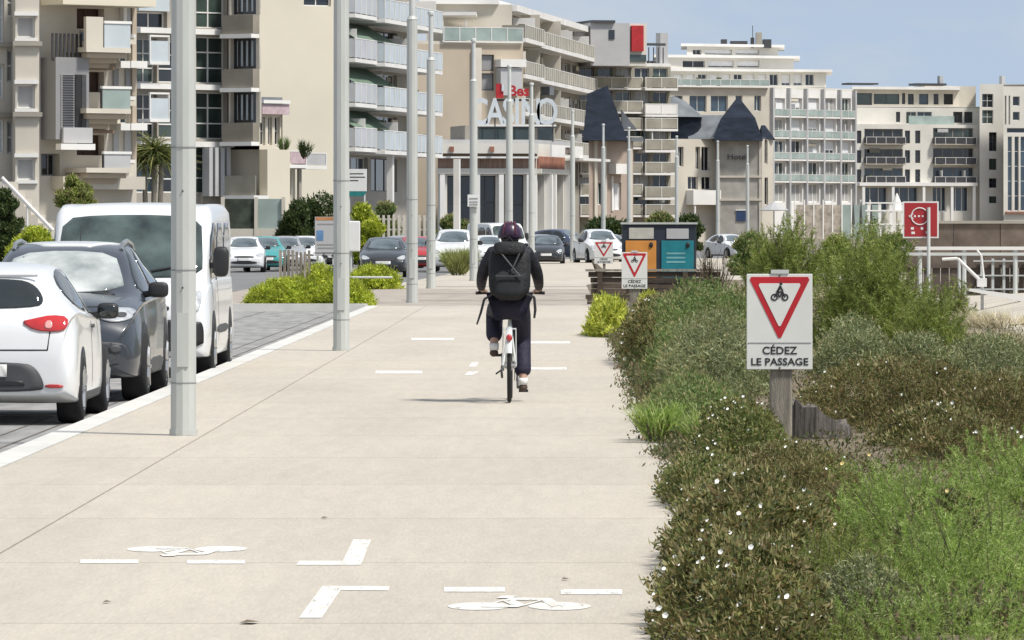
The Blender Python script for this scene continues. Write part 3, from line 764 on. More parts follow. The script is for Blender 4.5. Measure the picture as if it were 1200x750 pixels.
fpart(t, ff, 'brick_band', ff.rect(513,628,186,197), .015, .12, mat('brown panel band', (.3,.2,.15), rough=.85, var=.2, scale=.7, stretch=(6,6,.5)))
fpart(t, fs_, 'brick_band', fs_.rect(629,660,184,198), .015, .14, M_brick)
fpart(t, ff, 'frieze', ff.rect(512,628.5,197.4,204), .02, .35, M_offw); fpart(t, fs_, 'frieze', fs_.rect(629,662,198.4,204), .02, .35, M_offw)
for x in (515, 556.2, 584, 592, 616.5, 622): fpart(t, ff, 'column', (ff.s(x), ff.s(x)+.38, GZ, wz(204.5,430)), .36-.35, .42, M_slabw)
for x in (639.5, 644, 661): fpart(t, fs_, 'column', (fs_.s(x), fs_.s(x)+.4, GZ, wz(204.5,436)), .02, .5, M_slabw)
for x in (525, 572): fpart(t, ff, 'wall_lamp', ff.rect(x,x+5,172,178), 1.005, 1.15, M_brick)
ft = Fac(560, 438, 628, 439)
up = fpart(t, ft, 'attic', (ft.s(545), ft.s(650), zc+.31, wz(147,438)), -6, 0, M_taupe)
for (x0, x1) in ((561,592),(595,626),(630,648)): fpart(t, ft, 'attic_window', ft.rect(x0,x1,150,165), .01, .05, M_gl[2])
fpart(t, ft, 'attic_ledge', ft.rect(558,650,146,149), .06, .6, M_slabw)
sgn = thing('casino_letters', 'large white CASINO letters standing on the roof edge of the pavilion', 'sign', (wx(600,436),436,zc))
me_w = mat('white letter face', (0.62, 0.66, 0.68), rough=0.5, var=0.03)
for ch, x in zip("CASINO", (561,580,596,606,622,641)):
    o = text_part('letter', ch, 3.0, me_w, sgn, (wx(x,435),435,wz(132.5,435)), depth=.16, bold=.05, stretch=(0.72,0.98))
MB().box(wx(553,435.6), wx(652,435.6), 435.45, 435.6, wz(150,435.6), wz(148.2,435.6)).build('rail', M_dgrey, sgn)
b = MB()
for x in (556,580,600,622,648): b.tube((wx(x,435.7),435.7,zc+.2), at(x,120,435.7), .05, n=6)
b.build('support_frame', M_dgrey, sgn)
lg = thing('casino_logo', 'red logo block with red lettering above the CASINO letters', 'sign', at(600,116,435.3))
MB().box(wx(581,435.3), wx(590,435.3), 435.2, 435.4, wz(115,435.3), wz(98,435.3)).build('logo_block', M_red, lg)
MB().box(wx(588,435.3), wx(590.5,435.3), 435.1, 435.19, wz(107,435.3), wz(98,435.3)).build('logo_stroke', me_w, lg)
text_part('letter', "Bes", 1.15, M_red, lg, (wx(608,435.3),435.3,wz(107,435.3)), depth=.06, bold=.04)
MB().box(wx(582,435.5), wx(620,435.5), 435.45, 435.52, wz(118.5,435.3), wz(116,435.3)).build('rail', M_dgrey, lg)
bd = thing('sign_board', 'white board with brown capital lettering over the casino side entrance', 'sign', at(647,184,437))
bb = MB(); fs_.box(bb, fs_.s(629), fs_.s(666), wz(184.5,437), wz(171,437), 1.06, 1.2); bb.build('board', M_slabw, bd)
yaw = math.atan2(fs_.u.y, fs_.u.x)
c_ = fs_.p((fs_.s(629)+fs_.s(666))/2, wz(177.6,437), 1.24); text_part('letter', "UTSSUS", .78, M_blind, bd, c_, depth=.01, bold=.012, stretch=(.62,1), yaw=yaw)
fpart(t, fs_, 'canopy', fs_.rect(662,694,186,189), -.5, 1.5, M_slabw)

# ---- slate-roofed villa
f = Fac(690, 470, 742, 474)
t = thing('villa', 'beige villa under a steep dark blue slate roof beside the casino', 'house', (f.a.x, f.a.y, GZ))
ze = wz(165, 471)
h = [f.rect(718,728,214,246), f.rect(700,707,214,240)]
pkb = mat('pinkish render', (.42,.34,.28), rough=.85, var=.08, scale=.3)
wall(t, f, GZ, ze, h, pkb)
window(t, f, h[0], gm=M_blind_w, nx=2); window(t, f, h[1], gm=M_gl[2], nx=2)
pl = plan_of([f], 11); body(t, pl, GZ, ze, pkb, skip=(0,))
zr = wz(104, 474)
e0, e1, e2, e3 = [Vector((x, y, ze)) for x, y in ((wx(683,469),469),(wx(736,469.6),469.6),(wx(736,480),480),(wx(683,480),480))]
ra, rb = Vector((wx(688,471),471,wz(110,471))), Vector((wx(712,471.5),471.5,wz(100,471)))
b = MB(); b.add([e0,e1,e2,e3,ra,rb], [(0,1,5,4),(1,2,5),(2,3,4,5),(3,0,4),(3,2,1,0)]); b.build('roof', M_slate, t, fix=True)
b = MB(); b.add([at(728,128,471), at(746,151,471), at(729,151,471), Vector(at(728,128,471))+Vector((0,4,0)), Vector(at(746,151,471))+Vector((0,4,0)), Vector(at(729,151,471))+Vector((0,4,0))], [(0,2,1),(3,4,5),(0,1,4,3),(1,2,5,4),(2,0,3,5)]); b.build('side_roof', M_slatel, t, fix=True)
fpart(t, f, 'eave', (f.s(687), f.s(748), ze+.002, ze+.3), -.5, .6, M_slatel)
r = f.rect(713,728,192,204); fpart(t, f, 'balcony', r, .012, .9, M_slabw); fpart(t, f, 'window_surround', (f.s(716), f.s(717.8), wz(247,471), wz(206,471)), .012, .12, M_slabw)
for x in (695, 706, 736): fpart(t, f, 'pilaster', (f.s(x), f.s(x)+.35, GZ, ze-.01), .012, .2, M_cream2)
fpart(t, f, 'chimney', f.rect(704,709,100,110), -7, -6, M_slatel)

# ---- B5: olive-banded block with white penthouse
f = Fac(674, 516, 786, 520)
t = thing('apartment_building', 'block with stacked olive balcony bands and a white penthouse', 'building', (f.a.x, f.a.y, GZ))
zt = wz(76, 514)
fl = [wz(y, 514) for y in (102, 130, 150, 172, 202, 228, 252)]
hs = []
for z in fl:
    for i in range(5): hs.append((.4+i*1.9, .4+i*1.9+1.5, z+.05, min(z+1.9, zt-.1)))
hs = [h for h in hs if h[1] < f.len]
hh = []
for h in hs:
    if not any(abs(h[0]-g_[0]) < .01 and h[2] < g_[3] and g_[2] < h[3] for g_ in hh): hh.append(h)
wall(t, f, GZ, zt, hh, M_olive, depth=.3)
for i, h in enumerate(hh): window(t, f, h, nx=2, gm=M_gl[[0,2,3][i % 3]], fm=M_slabw)
block(t, [f], GZ, zt, M_olive, 12, M_slabw, .3)
for k, z in enumerate(fl):
    balcony(t, f, 0, 6.4, z, 1.2, .18, .95, rm=M_olive); balcony(t, f, 6.45, f.len, z-.25*(k % 2), 1.6, .22, .95, rm=M_olive if k != 1 else M_slabw)
fw_ = Fac(692, 512, 738, 513)
r = fw_.rect(692,738,27,77)
ph = fpart(t, fw_, 'penthouse', (r[0], r[1], r[2], r[3]), -8, .0, M_lgrey)
fpart(ph, fw_, 'window', fw_.rect(713.5,720,35,46), .004, .08, M_gl[0])
fpart(t, fw_, 'penthouse_corner', (fw_.s(738)+.002, fw_.s(759), r[2], r[3]), -7.5, -.3, M_offw)
fpart(t, fw_, 'red_panel', fw_.rect(740,754,30,60), -.29, .1, M_red)
fpart(t, fw_, 'penthouse_roof', (r[0], fw_.s(720), r[3]+.002, r[3]+.25), -8, .3, M_dgrey)
fpart(t, fw_, 'penthouse_window', fw_.rect(739,758,64,72), -.29, -.2, M_gl[2])
b = MB()
for i in range(6): f.box(b, f.s(764)+i*.5, f.s(764)+i*.5+.08, wz(76,514), wz(52,514), -3, -2.9)
f.box(b, f.s(763), f.s(795), wz(50,514), wz(47,514), -3.02, -2.8); f.box(b, f.s(763), f.s(785), wz(75,514), wz(68,514), -3.4, -3.05); b.build('roof_frame', M_dgrey, t)
fpart(t, f, 'chimney', (f.s(795), f.s(804), wz(80,514), wz(34,514)), -5, -4, M_lgrey)

# ---- B6: hotel with slate roofs
f = Fac(783, 585, 840, 588); fr = Fac(840, 586.5, 893, 586.5); fe = Fac(893, 588, 906, 589)
t = thing('hotel', 'stone hotel with blue slate tower roof and corner turret', 'hotel', (f.a.x, f.a.y, GZ))
ze = wz(163, 587)
h = [f.rect(815,820.5,172,198), f.rect(822,832,172,200), f.rect(806,818,207,222), f.rect(822,834,207,222), f.rect(794,801,172,195)]
wall(t, f, GZ, ze, h, M_cream2, depth=.4)
for x in h: window(t, f, x, depth=.4, gm=M_gl[0], nx=2, fm=M_slabw)
wall(t, fr, GZ, ze, [], M_stone)
h = [fe.rect(896,899.5,163,192), fe.rect(896,900,208,240)]
wall(t, fe, GZ, ze, h, M_cream2)
for x in h: window(t, fe, x, gm=M_gl[0], nx=1, fm=M_slabw)
for y in (207, 234): fpart(t, fr, 'string_course', (0, fr.len, wz(y+1.2,586.5), wz(y-1.2,586.5)), .012, .18, M_cream2)
for x in (841, 889.5): fpart(t, fr, 'quoin', (fr.s(x), fr.s(x)+.25, GZ, ze-.02), .012, .12, M_cream2)
body(t, plan_of([f, fr, fe], 12), GZ, ze, M_cream2, skip=(0,1,2))
def pyr(name, x0, x1, D, y0, y1, xa, xb, deep, m, D2=None):
    z0, z1 = wz(y1, D), wz(y0, D)
    b = MB(); b.add([(wx(x0,D),D-.5,z0),(wx(x1,D),D-.5,z0),(wx(x1,D)+.3,D+deep,z0),(wx(x0,D)-.3,D+deep,z0),(wx(xa,D),D+deep*.45,z1),(wx(xb,D),D+deep*.45,z1)],
        [(0,1,5,4),(1,2,5),(2,3,4,5),(3,0,4),(3,2,1,0)]); return b.build(name, m, t, fix=True)
# tower roof: flared skirt, then steep top
zs = wz(138, 586.5); zb = wz(165, 586.5); za = wz(112, 586.5); D = 586
b = MB()
lo = [(wx(836,D),D-.8,zb),(wx(894,D),D-.8,zb),(wx(894,D),D+8,zb),(wx(836,D),D+8,zb)]
mi = [(wx(846.5,D),D+.3,zs),(wx(885,D),D+.3,zs),(wx(885,D),D+6.6,zs),(wx(846.5,D),D+6.6,zs)]
b.add(lo+mi+[(wx(866,D),D+3.2,za)], [(0,1,5,4),(1,2,6,5),(2,3,7,6),(3,0,4,7),(4,5,8),(5,6,8),(6,7,8),(7,4,8),(3,2,1,0)])
b.build('tower_roof', M_slate, t, fix=True)
pyr('roof', 806, 850, 587.5, 134, 163, 812, 850, 9, M_slatel)
b = MB(); b.lathe([(2.9,wz(170,588)),(2.5,wz(138,588)),(2.55,wz(137.5,588))], 20, 'Z', (wx(794,588),590,0)); b.build('turret_slating', M_slate, t, smooth=True)
b = MB(); b.lathe([(3.2,wz(137,588)),(1.2,wz(118,588)),(.05,wz(112,588))], 20, 'Z', (wx(790,588),590,0)); b.build('turret_roof', M_slatel, t, smooth=True)
pyr('side_roof', 892.6, 908, 589, 146, 163, 893.5, 898, 8, M_slate)
fpart(t, fr, 'eave', (fr.s(834), fr.s(897), ze+.002, ze+.18), -.4, .7, M_slatel)
r = f.rect(804,840,223,240); fpart(t, f, 'bay_balcony', r, .012, 1.5, M_slabw)
for x in (806, 836): fpart(t, f, 'bay_post', (f.s(x), f.s(x)+.16, GZ, r[2]-.003), 1.2, 1.4, M_slabw)
text_part('sign_lettering', "Hotel", 1.1, M_dgrey, t, (wx(864,586),586.3,wz(184,586)), depth=.02, bold=.005, stretch=(.85,.75))
bs = fpart(t, fr, 'notice_board', fr.rect(863,874,247,259), .012, .1, mat('blue sign', (.03,.06,.14), rough=.4)); fpart(bs, fr, 'frame', fr.rect(862,875,245.5,246.8), .012, .14, M_slabw)

# ---- B7: large white terraced block with the framed balcony grid
fa = Fac(770, 716, 902, 722); fgd = Fac(902, 722, 1000, 736)
t = thing('apartment_building', 'large white terraced block with framed balcony grid and roof plant', 'building', (fa.a.x, fa.a.y, GZ))
z1 = wz(104, 722)
h = [fa.rect(808,828,112,131), fa.rect(833,853,112,131), fa.rect(790,800,112,128), fa.rect(772,782,112,128), fa.rect(862,870,112,130), fa.rect(884,892,112,130)]
wall(t, fa, GZ, z1, h, M_cream2, depth=.4)
for x in h: window(t, fa, x, depth=.4, gm=M_gl[1], nx=2, fm=M_slabw)
cols = [903, 922.5, 942.5, 962.5, 982, 999.5]; rows = [112, 136.5, 161.5, 187, 212.5, 238.5]
hs = []
for i in range(5):
    for j in range(5):
        xa_, xb_ = cols[i]+2.4, cols[i+1]-2.4
        hs.append(fgd.rect(xa_, xb_, rows[j]+3, rows[j+1]-1.5))
wall(t, fgd, GZ, z1, hs, M_slabw, depth=.5)
k = 0
for i in range(5):
    for j in range(5):
        window(t, fgd, hs[k], depth=.48, nx=3, gm=M_gl[[2,0,3,3,1,3][(i*3+j*2) % 6]], fm=M_slabw, fw=.14, blind=[.8,0,.55,0,.7][(i*7+j*3) % 5] if j < 3 else 0.0); k += 1
for i in range(6): fpart(t, fgd, 'pier', (fgd.s(cols[i])-.16, fgd.s(cols[i])+.16, GZ, wz(104,728)), .01, .55, M_lgrey)
for i in range(5):
    for j in range(5):
        z = wz(rows[j+1], 728); s0, s1 = fgd.s(cols[i])+.165, fgd.s(cols[i+1])-.165
        if j < 4: balcony(t, fgd, s0, s1, z, .5, .2, .85, rm=M_glg, side=False)
block(t, [fa, fgd], GZ, z1, M_offw, 22, M_offw, .3)
# set-back upper tiers
def tier(xa, xb, D, yb, yt, deep, wins, m=M_offw, ov=.8, blinds=0.0):
    fx = Fac(xa, D, xb, D+6); z0, zt = wz(yb, D+3), wz(yt, D+3)
    hs = [fx.rect(a, c, yt+3, yb-2) for a, c in wins]
    wall(t, fx, z0, zt, hs, m, depth=.4, name='tier_wall')
    for i, x in enumerate(hs): window(t, fx, x, depth=.4, nx=2, fm=M_slabw, gm=M_gl[i % 3], blind=.8 if (i % 3) and blinds else 0)
    pl = plan_of([fx], 14); body(t, pl, z0, zt, m, skip=(0,), name='tier_wall')
    pl = [(x + (-ov if i in (0, 3) else ov), y-(ov if i < 2 else 0)) for i, (x, y) in enumerate(pl)]
    roof_slab(t, pl, zt+.002, zt+.35, M_slabw, 'tier_roof')
tier(768, 968, 728, 102, 84, 14, [(776+14*i, 786+14*i) for i in range(13)], blinds=1)
tier(772, 930, 731, 81, 68, 12, [(800,826),(830,860),(864,890)], blinds=1)
tier(805, 912, 734, 66, 55, 10, [(812,822),(826,858),(862,890)], blinds=1)
for (x0, x1, yt) in ((845,852,46),(856,876,48),(880,884,44),(886,893,38),(894,904,46)):
    D = 738; MB().box(wx(x0,D), wx(x1,D), D, D+2, wz(56,D), wz(yt,D)).build('roof_plant', M_dgrey if x0 != 886 else M_taupe, t)
MB().tube(at(882,56,738), at(882,30,738), .05, n=5).build('antenna', M_dgrey, t)
balcony(t, fa, fa.s(772), fa.s(900), z1+.3, .6, .2, .8, rm=M_glg)

# ---- B8: long cream block on the right
f = Fac(996, 800, 1148, 806); f2 = Fac(1148, 804, 1176, 805); f3 = Fac(1176, 801, 1235, 803)
t = thing('apartment_building', 'long cream block with dark loggia railings on the right', 'building', (f.a.x, f.a.y, GZ))
zm, zt = wz(147, 803), wz(104, 803)
def rr(l): return [f.rect(*q) for q in l]
hs = []
for y in (153, 176, 198.5):
    hs += rr([(1003,1009.5,y,y+15), (1060.5,1066.5,y,y+15), (1072.5,1078.5,y,y+15)])
lg_ = []
for y in (151, 174.5, 197): lg_ += rr([(1013,1058,y,y+17.5), (1093.5,1141,y-1,y+18)])
gr = rr([(1010,1040,219,248), (1044,1076,219,248), (1093,1109,219,248), (1113,1135,219,248)])
sm = rr([(1002,1011,139.5,146)])
wall(t, f, GZ, zm, hs+lg_+gr, M_offw, depth=.35)
for x in hs: window(t, f, x, depth=.3, gm=M_gl[0], nx=1, ny=2, fm=M_dframe, fw=.1)
for i, x in enumerate(lg_):
    lw = window(t, f, x, depth=.34, gm=M_gl[[0,2,0,0,1,1][i]], nx=4, fm=M_taupe, fw=.1)
    balcony(t, f, x[0]-.1, x[1]+.1, x[2]-.02, 1.0, .12, .95, kind='panel', rm=M_dframe, sm=M_taupe)
for x in gr: window(t, f, x, depth=.34, gm=M_gl[1], nx=3, ny=1, fm=M_slabw, fw=.12)
r = f.rect(1003,1141,214,218); fpart(t, f, 'canopy', r, .012, 1.6, M_slabw)
for x in (1006.5, 1041, 1077, 1110, 1136): fpart(t, f, 'column', (f.s(x), f.s(x)+.4, GZ, r[2]-.003), 1.1, 1.5, M_slabw)
fm_ = Fac(998, 803, 1148, 809)
hm = [fm_.rect(1050,1055,131,143), fm_.rect(1062,1074,131,145), fm_.rect(1075,1092,131,145), fm_.rect(1117,1128,131,144), fm_.rect(1130,1140,131,144)]
wall(t, fm_, zm, wz(126,805), hm, M_offw, name='tier_wall')
for i, x in enumerate(hm): window(t, fm_, x, gm=M_gl[[0,2,1,0,0][i]], nx=2, fm=M_dframe if i in (0,3,4) else M_slabw)
roof_slab(t, plan_of([f], 16), zm+.002, zm+.15, M_offw, 'terrace_floor')
fu = Fac(998, 806, 1124, 811)
hu = [fu.rect(1002,1022,109,123), fu.rect(1024,1054,110,122), fu.rect(1057,1061,109,122)] + [fu.rect(a,c,110,122.5) for a,c in ((1064,1071),(1077,1088),(1094,1100),(1106,1117))]
wall(t, fu, wz(126,808), zt, hu, M_cream2, name='tier_wall')
for i, x in enumerate(hu): window(t, fu, x, gm=M_gl[[2,2,0,0,1,0,0][i]], nx=1+(i % 2), fm=M_dframe)
roof_slab(t, plan_of([fm_], 14), wz(126,808)+.002, wz(126,808)+.15, M_offw, 'terrace_floor')
pl = plan_of([fu], 12); roof_slab(t, [(x, y-(1.2 if i < 2 else 0)) for i, (x, y) in enumerate(pl)], zt+.002, zt+.4, M_slabw)
b = MB(); fu.box(b, fu.s(1088), fu.s(1148), wz(126,808)+.2, wz(100,808), -8, -1.5); b.build('tier_wall', M_cream2, t)
fpart(t, fm_, 'terrace_railing', fm_.rect(1062,1115,136,146), 1.0, 1.06, M_glg)
for (x0, x1, y0, y1) in ((1003,1038,96.5,98.5),(1082,1118,97,99.5)): fpart(t, fu, 'roof_canopy', fu.rect(x0,x1,y0,y1), -6, -3, M_dframe)
for x in (1113, 1186): fpart(t, fu, 'chimney', fu.rect(x,x+4,88,101), -5, -4, M_lgrey)
zt2 = wz(100, 804)
h2 = [f2.rect(1151,1164,a,c) for a,c in ((110,126),(129,145))] + [f2.rect(1159,1168,a,c) for a,c in ((155,177),(186,199),(209,220),(230,238))]
wall(t, f2, GZ, zt2, h2, M_offw)
for x in h2: window(t, f2, x, gm=M_gl[[0,2][h2.index(x) % 2]], nx=2, ny=2, fm=M_dframe if x[2] < 15 else M_slabw)
h3 = [f3.rect(1187,1195,113,124), f3.rect(1187,1195,131,141), f3.rect(1177.5,1179.5,112,146), f3.rect(1182,1184,112,146), f3.rect(1180,1230,150,156), f3.rect(1181,1186,160,247), f3.rect(1189,1194,160,247), f3.rect(1196,1203,160,247)]
wall(t, f3, GZ, zt2-.2, h3, M_offw)
for i, x in enumerate(h3): window(t, f3, x, gm=M_gl[[0,0,1,1,0,1,0,1][i]], nx=1, ny=1 if i < 5 else 5, fm=M_slabw)
block(t, [f2, f3], GZ, zt2, M_offw, 16, M_offw, .2)
pl = plan_of([f], 18); body(t, pl, GZ, zm, M_offw, skip=(0,))
rs = fpart(t, f3, 'orange_band', f3.rect(1178,1232,248,250), .012, .5, M_brick)
# ------------------------------------------------------------------ vehicles
def catmull(P, k):
    P = np.asarray(P, float); n = len(P); out_ = []
    for i in range(n-1):
        p0, p1, p2, p3 = P[max(i-1,0)], P[i], P[i+1], P[min(i+2,n-1)]
        for j in range(k):
            t_ = j/k
            out_.append(0.5*((2*p1)+(-p0+p2)*t_+(2*p0-5*p1+4*p2-p3)*t_**2+(-p0+3*p1-3*p2+p3)*t_**3))
    out_.append(P[-1]); return np.array(out_)
def car_shell(st, k=4, kl=3):
    """st rows: y, zlow, zbelt, zroof, wlow, wbelt, wroof.  Returns verts, faces of a closed smooth shell."""
    S = catmull(st, k); rows = []
    for y, zl, zb, zr, wl, wb, wr in S:
        wm = max(wl, wb) + 0.012
        half = [(0,zl),(wl*.88,zl),(wl,zl+.07),(wm,zl+(zb-zl)*.5),(wb,zb-.03),(wb-.015,zb),(wr+.05*(zr-zb),zr-.10*min(1,(zr-zb)/.3)),(wr*.8,zr-.025*min(1,(zr-zb)/.1)),(wr*.4,zr-.004),(0,zr)]
        half = catmull(half, kl)
        full = [(x, z) for x, z in half] + [(-x, z) for x, z in half[::-1][1:-1]]
        rows.append([(x, y, z) for x, z in full])
    n = len(rows[0]); V = [p for r in rows for p in r]; Fc = []
    for i in range(len(rows)-1):
        for j in range(n): Fc.append((i*n+j, i*n+(j+1) % n, (i+1)*n+(j+1) % n, (i+1)*n+j))
    Fc.append(tuple(range(n))); Fc.append(tuple(range((len(rows)-1)*n, len(rows)*n))[::-1])
    return V, Fc
def chaikin(P, it=2):
    for _ in range(it):
        Q = []
        for i in range(len(P)):
            a, b = P[i], P[(i+1) % len(P)]
            Q += [(a[0]*.75+b[0]*.25, a[1]*.75+b[1]*.25), (a[0]*.25+b[0]*.75, a[1]*.25+b[1]*.75)]
        P = Q
    return P
class Car:
    def __init__(s, name, label, cat, st, paint, L, group=None):
        s.t = thing(name, label, cat, (0,0,0), group); s.L = L
        V, Fc = car_shell(st); s.bvh = BVHTree.FromPolygons([Vector(v) for v in V], Fc)
        s.body = MB().add(V, Fc).build('body', paint, s.t, smooth=True)
    def proj(s, u, v, ax):
        if ax == 'F': o_, d = Vector((u, -6, v)), Vector((0,1,0))
        elif ax == 'B': o_, d = Vector((u, 6, v)), Vector((0,-1,0))
        elif ax == 'R': o_, d = Vector((6, u, v)), Vector((-1,0,0))
        elif ax == 'L': o_, d = Vector((-6, u, v)), Vector((1,0,0))
        else: o_, d = Vector((u, v, 6)), Vector((0,0,-1))
        h, n_, i, q = s.bvh.ray_cast(o_, d)
        return (h, -d) if h is not None else (None, None)
    def patch(s, name, poly, ax, m, off=.006, rings=5, sm=2, parent=None):
        """thin piece lying on the body surface, outline given from the front/back/side/top."""
        P = chaikin(poly, sm) if sm else poly
        # densify
        Q = []
        for i in range(len(P)):
            a, b = P[i], P[(i+1) % len(P)]; L_ = math.dist(a, b); k = max(1, int(L_/.09))
            Q += [(a[0]+(b[0]-a[0])*j/k, a[1]+(b[1]-a[1])*j/k) for j in range(k)]
        P = Q; cx = sum(p[0] for p in P)/len(P); cy = sum(p[1] for p in P)/len(P)
        vs = []; n_ = len(P); last = None
        for r in range(1, rings+1):
            for p in P:
                u, v = cx+(p[0]-cx)*r/rings, cy+(p[1]-cy)*r/rings
                h, d = s.proj(u, v, ax)
                if h is None:
                    h = last or Vector((0,0,.5)); q = h.copy()
                else: q = h + d*off; last = q
                vs.append(q)
        h, d = s.proj(cx, cy, ax); vs.append((h + d*off) if h is not None else vs[0])
        # skirt: outer ring sunk into the body
        for p, q in zip(P, vs[(rings-1)*n_:rings*n_]):
            dd = {'F':(0,1,0),'B':(0,-1,0),'R':(-1,0,0),'L':(1,0,0),'T':(0,0,-1)}[ax]; vs.append(Vector(q)+Vector(dd)*(off+.004))
        fs = []
        for r in range(rings-1):
            for i in range(n_): fs.append((r*n_+i, r*n_+(i+1) % n_, (r+1)*n_+(i+1) % n_, (r+1)*n_+i))
        c = rings*n_
        for i in range(n_): fs.append((c, (i+1) % n_, i)); fs.append(((rings-1)*n_+i, (rings-1)*n_+(i+1) % n_, c+1+(i+1) % n_, c+1+i))
        return MB().add(vs, fs).build(name, m, parent or s.t, smooth=True)
    def both(s, name, poly, m, **k):
        a = s.patch(name, poly, 'R', m, **k); b = s.patch(name, poly, 'L', m, **k); return a, b
    def wheel(s, x, y, r, w=.2, rim=M_alloy, proud=.015):
        sg = 1 if x > 0 else -1
        xo, xi = x + sg*proud, x - sg*w
        b = MB(); b.lathe([(r*.62,xo),(r*.8,xo+sg*.004),(r*.95,xo-sg*.01),(r,xo-sg*.04),(r,xi+sg*.03),(r*.95,xi),(r*.55,xi),(r*.55,xi+sg*.02)], 28, 'X', (0,y,r))
        wh = b.build('wheel', M_rub, s.t, smooth=True)
        b = MB(); b.lathe([(.02,xo-sg*.03),(r*.5,xo-sg*.045),(r*.61,xo-sg*.005),(r*.63,xo+sg*.003)], 24, 'X', (0,y,r)); 
        b.build('rim', rim, wh, smooth=True)
        b = MB()
        for k in range(5):
            a = 2*math.pi*k/5; b.tube((xo-sg*.012, y+.03*math.cos(a), r+.03*math.sin(a)), (xo-sg*.004, y+r*.58*math.cos(a), r+r*.58*math.sin(a)), .035, .026, 6)
        b.build('spoke', rim, wh)
        return wh
    def arch(s, y, r, m=M_black):
        P = [(y+r*math.cos(2*math.pi*i/24), r*.92+r*math.sin(2*math.pi*i/24)) for i in range(24)]
        P = [(a, max(.24, b)) for a, b in P]
        s.both('wheel_arch', P, m, sm=0, off=.003)
    def mirror(s, x, y, z, m, r=(.1,.06,.075)):
        for sg in (1, -1):
            b = MB(); b.tube((sg*(x-.16), y+.02, z-.05), (sg*(x-.02), y, z-.03), .035, n=6); b.sell((sg*x, y, z), r, .55)
            o = b.build('mirror', m, s.t, smooth=True)
            MB().sell((sg*x, y+.012, z), (r[0]*.84, r[1], r[2]*.78), .5).build('mirror_glass', M_glassd, o, smooth=True)
    def place(s, X, Y, rot=0.0, z=-.10):
        s.t.location = (X, Y, z); s.t.rotation_euler = (0,0,rot); return s
def plate(c, ax, u, z, w=.52, h=.11, m=None, off=.02):
    return c.patch('number_plate', [(u-w/2,z-h/2),(u+w/2,z-h/2),(u+w/2,z+h/2),(u-w/2,z+h/2)], ax, m or M_white, off=off, sm=0)
def sym(poly): return [(-x, z) for x, z in poly]

def paintm(name, col, metal=0.0, rough=0.28): return mat(name, col, rough=rough, var=0.02, scale=2, metal=metal, coat=0.6)
P_white = paintm('white car paint', (0.72, 0.73, 0.73)); P_grey = paintm('blue grey car paint', (0.035, 0.042, 0.056), .0, .3)
P_silver = paintm('silver car paint', (0.5, 0.5, 0.5), .5); P_teal = paintm('teal car paint', (0.05, 0.3, 0.3)); P_dark = paintm('black car paint', (0.02, 0.022, 0.026))
P_red = paintm('red car paint', (0.4, 0.02, 0.02)); P_navy = paintm('navy car paint', (0.03, 0.045, 0.09))
M_rlight = mat('red lamp lens', (0.5, 0.015, 0.015), rough=0.12, spec=.8, var=.1, scale=9, coat=.7)
M_clight = mat('clear lamp lens', (0.5, 0.52, 0.54), rough=0.08, spec=.9, var=.2, scale=14, coat=.8)

HATCH = [(-2.03,.30,.50,.57,.55,.58,.42),(-1.93,.24,.62,.70,.72,.72,.52),(-1.55,.19,.78,.87,.80,.79,.60),(-1.0,.18,.88,.98,.84,.83,.66),(-.82,.18,.90,1.01,.85,.84,.67),
         (-.45,.18,.92,1.22,.855,.845,.62),(-.05,.18,.94,1.385,.86,.85,.585),(.45,.18,.96,1.445,.86,.855,.58),(1.1,.18,.98,1.425,.86,.86,.565),(1.55,.19,1.0,1.36,.86,.86,.545),
         (1.74,.20,1.0,1.30,.86,.855,.54),(1.86,.22,.98,1.12,.855,.84,.60),(1.95,.24,.93,1.0,.84,.81,.62),(2.02,.26,.80,.88,.81,.77,.62),(2.06,.28,.62,.70,.78,.74,.60),(2.07,.32,.52,.60,.72,.68,.55)]
SUV = [(-2.2,.36,.60,.70,.60,.62,.45),(-2.12,.28,.74,.84,.76,.76,.55),(-1.85,.24,.90,1.0,.86,.84,.62),(-1.2,.24,.99,1.09,.89,.87,.70),(-1.0,.24,1.0,1.12,.90,.88,.70),
       (-.6,.24,1.02,1.36,.905,.885,.655),(-.2,.24,1.03,1.545,.91,.89,.62),(.4,.24,1.05,1.61,.91,.895,.61),(1.3,.24,1.08,1.58,.91,.89,.60),(1.75,.26,1.1,1.5,.90,.88,.58),
       (2.0,.28,1.08,1.25,.88,.86,.62),(2.12,.32,.98,1.06,.86,.82,.64),(2.2,.4,.7,.8,.8,.76,.6)]
VAN = [(-2.4,.32,.62,.74,.80,.80,.66),(-2.34,.26,.80,.93,.90,.88,.72),(-2.15,.24,1.0,1.11,.945,.92,.83),(-1.98,.24,1.06,1.18,.955,.94,.875),(-1.75,.24,1.10,1.46,.96,.945,.875),
       (-1.42,.24,1.13,1.85,.965,.95,.865),(-1.25,.24,1.15,1.97,.965,.95,.875),(-.9,.24,1.16,2.05,.965,.955,.875),(.5,.24,1.16,2.07,.965,.955,.875),(2.0,.24,1.16,2.06,.965,.955,.875),(2.36,.26,1.16,2.02,.96,.95,.875),(2.42,.3,1.1,1.9,.94,.93,.84)]

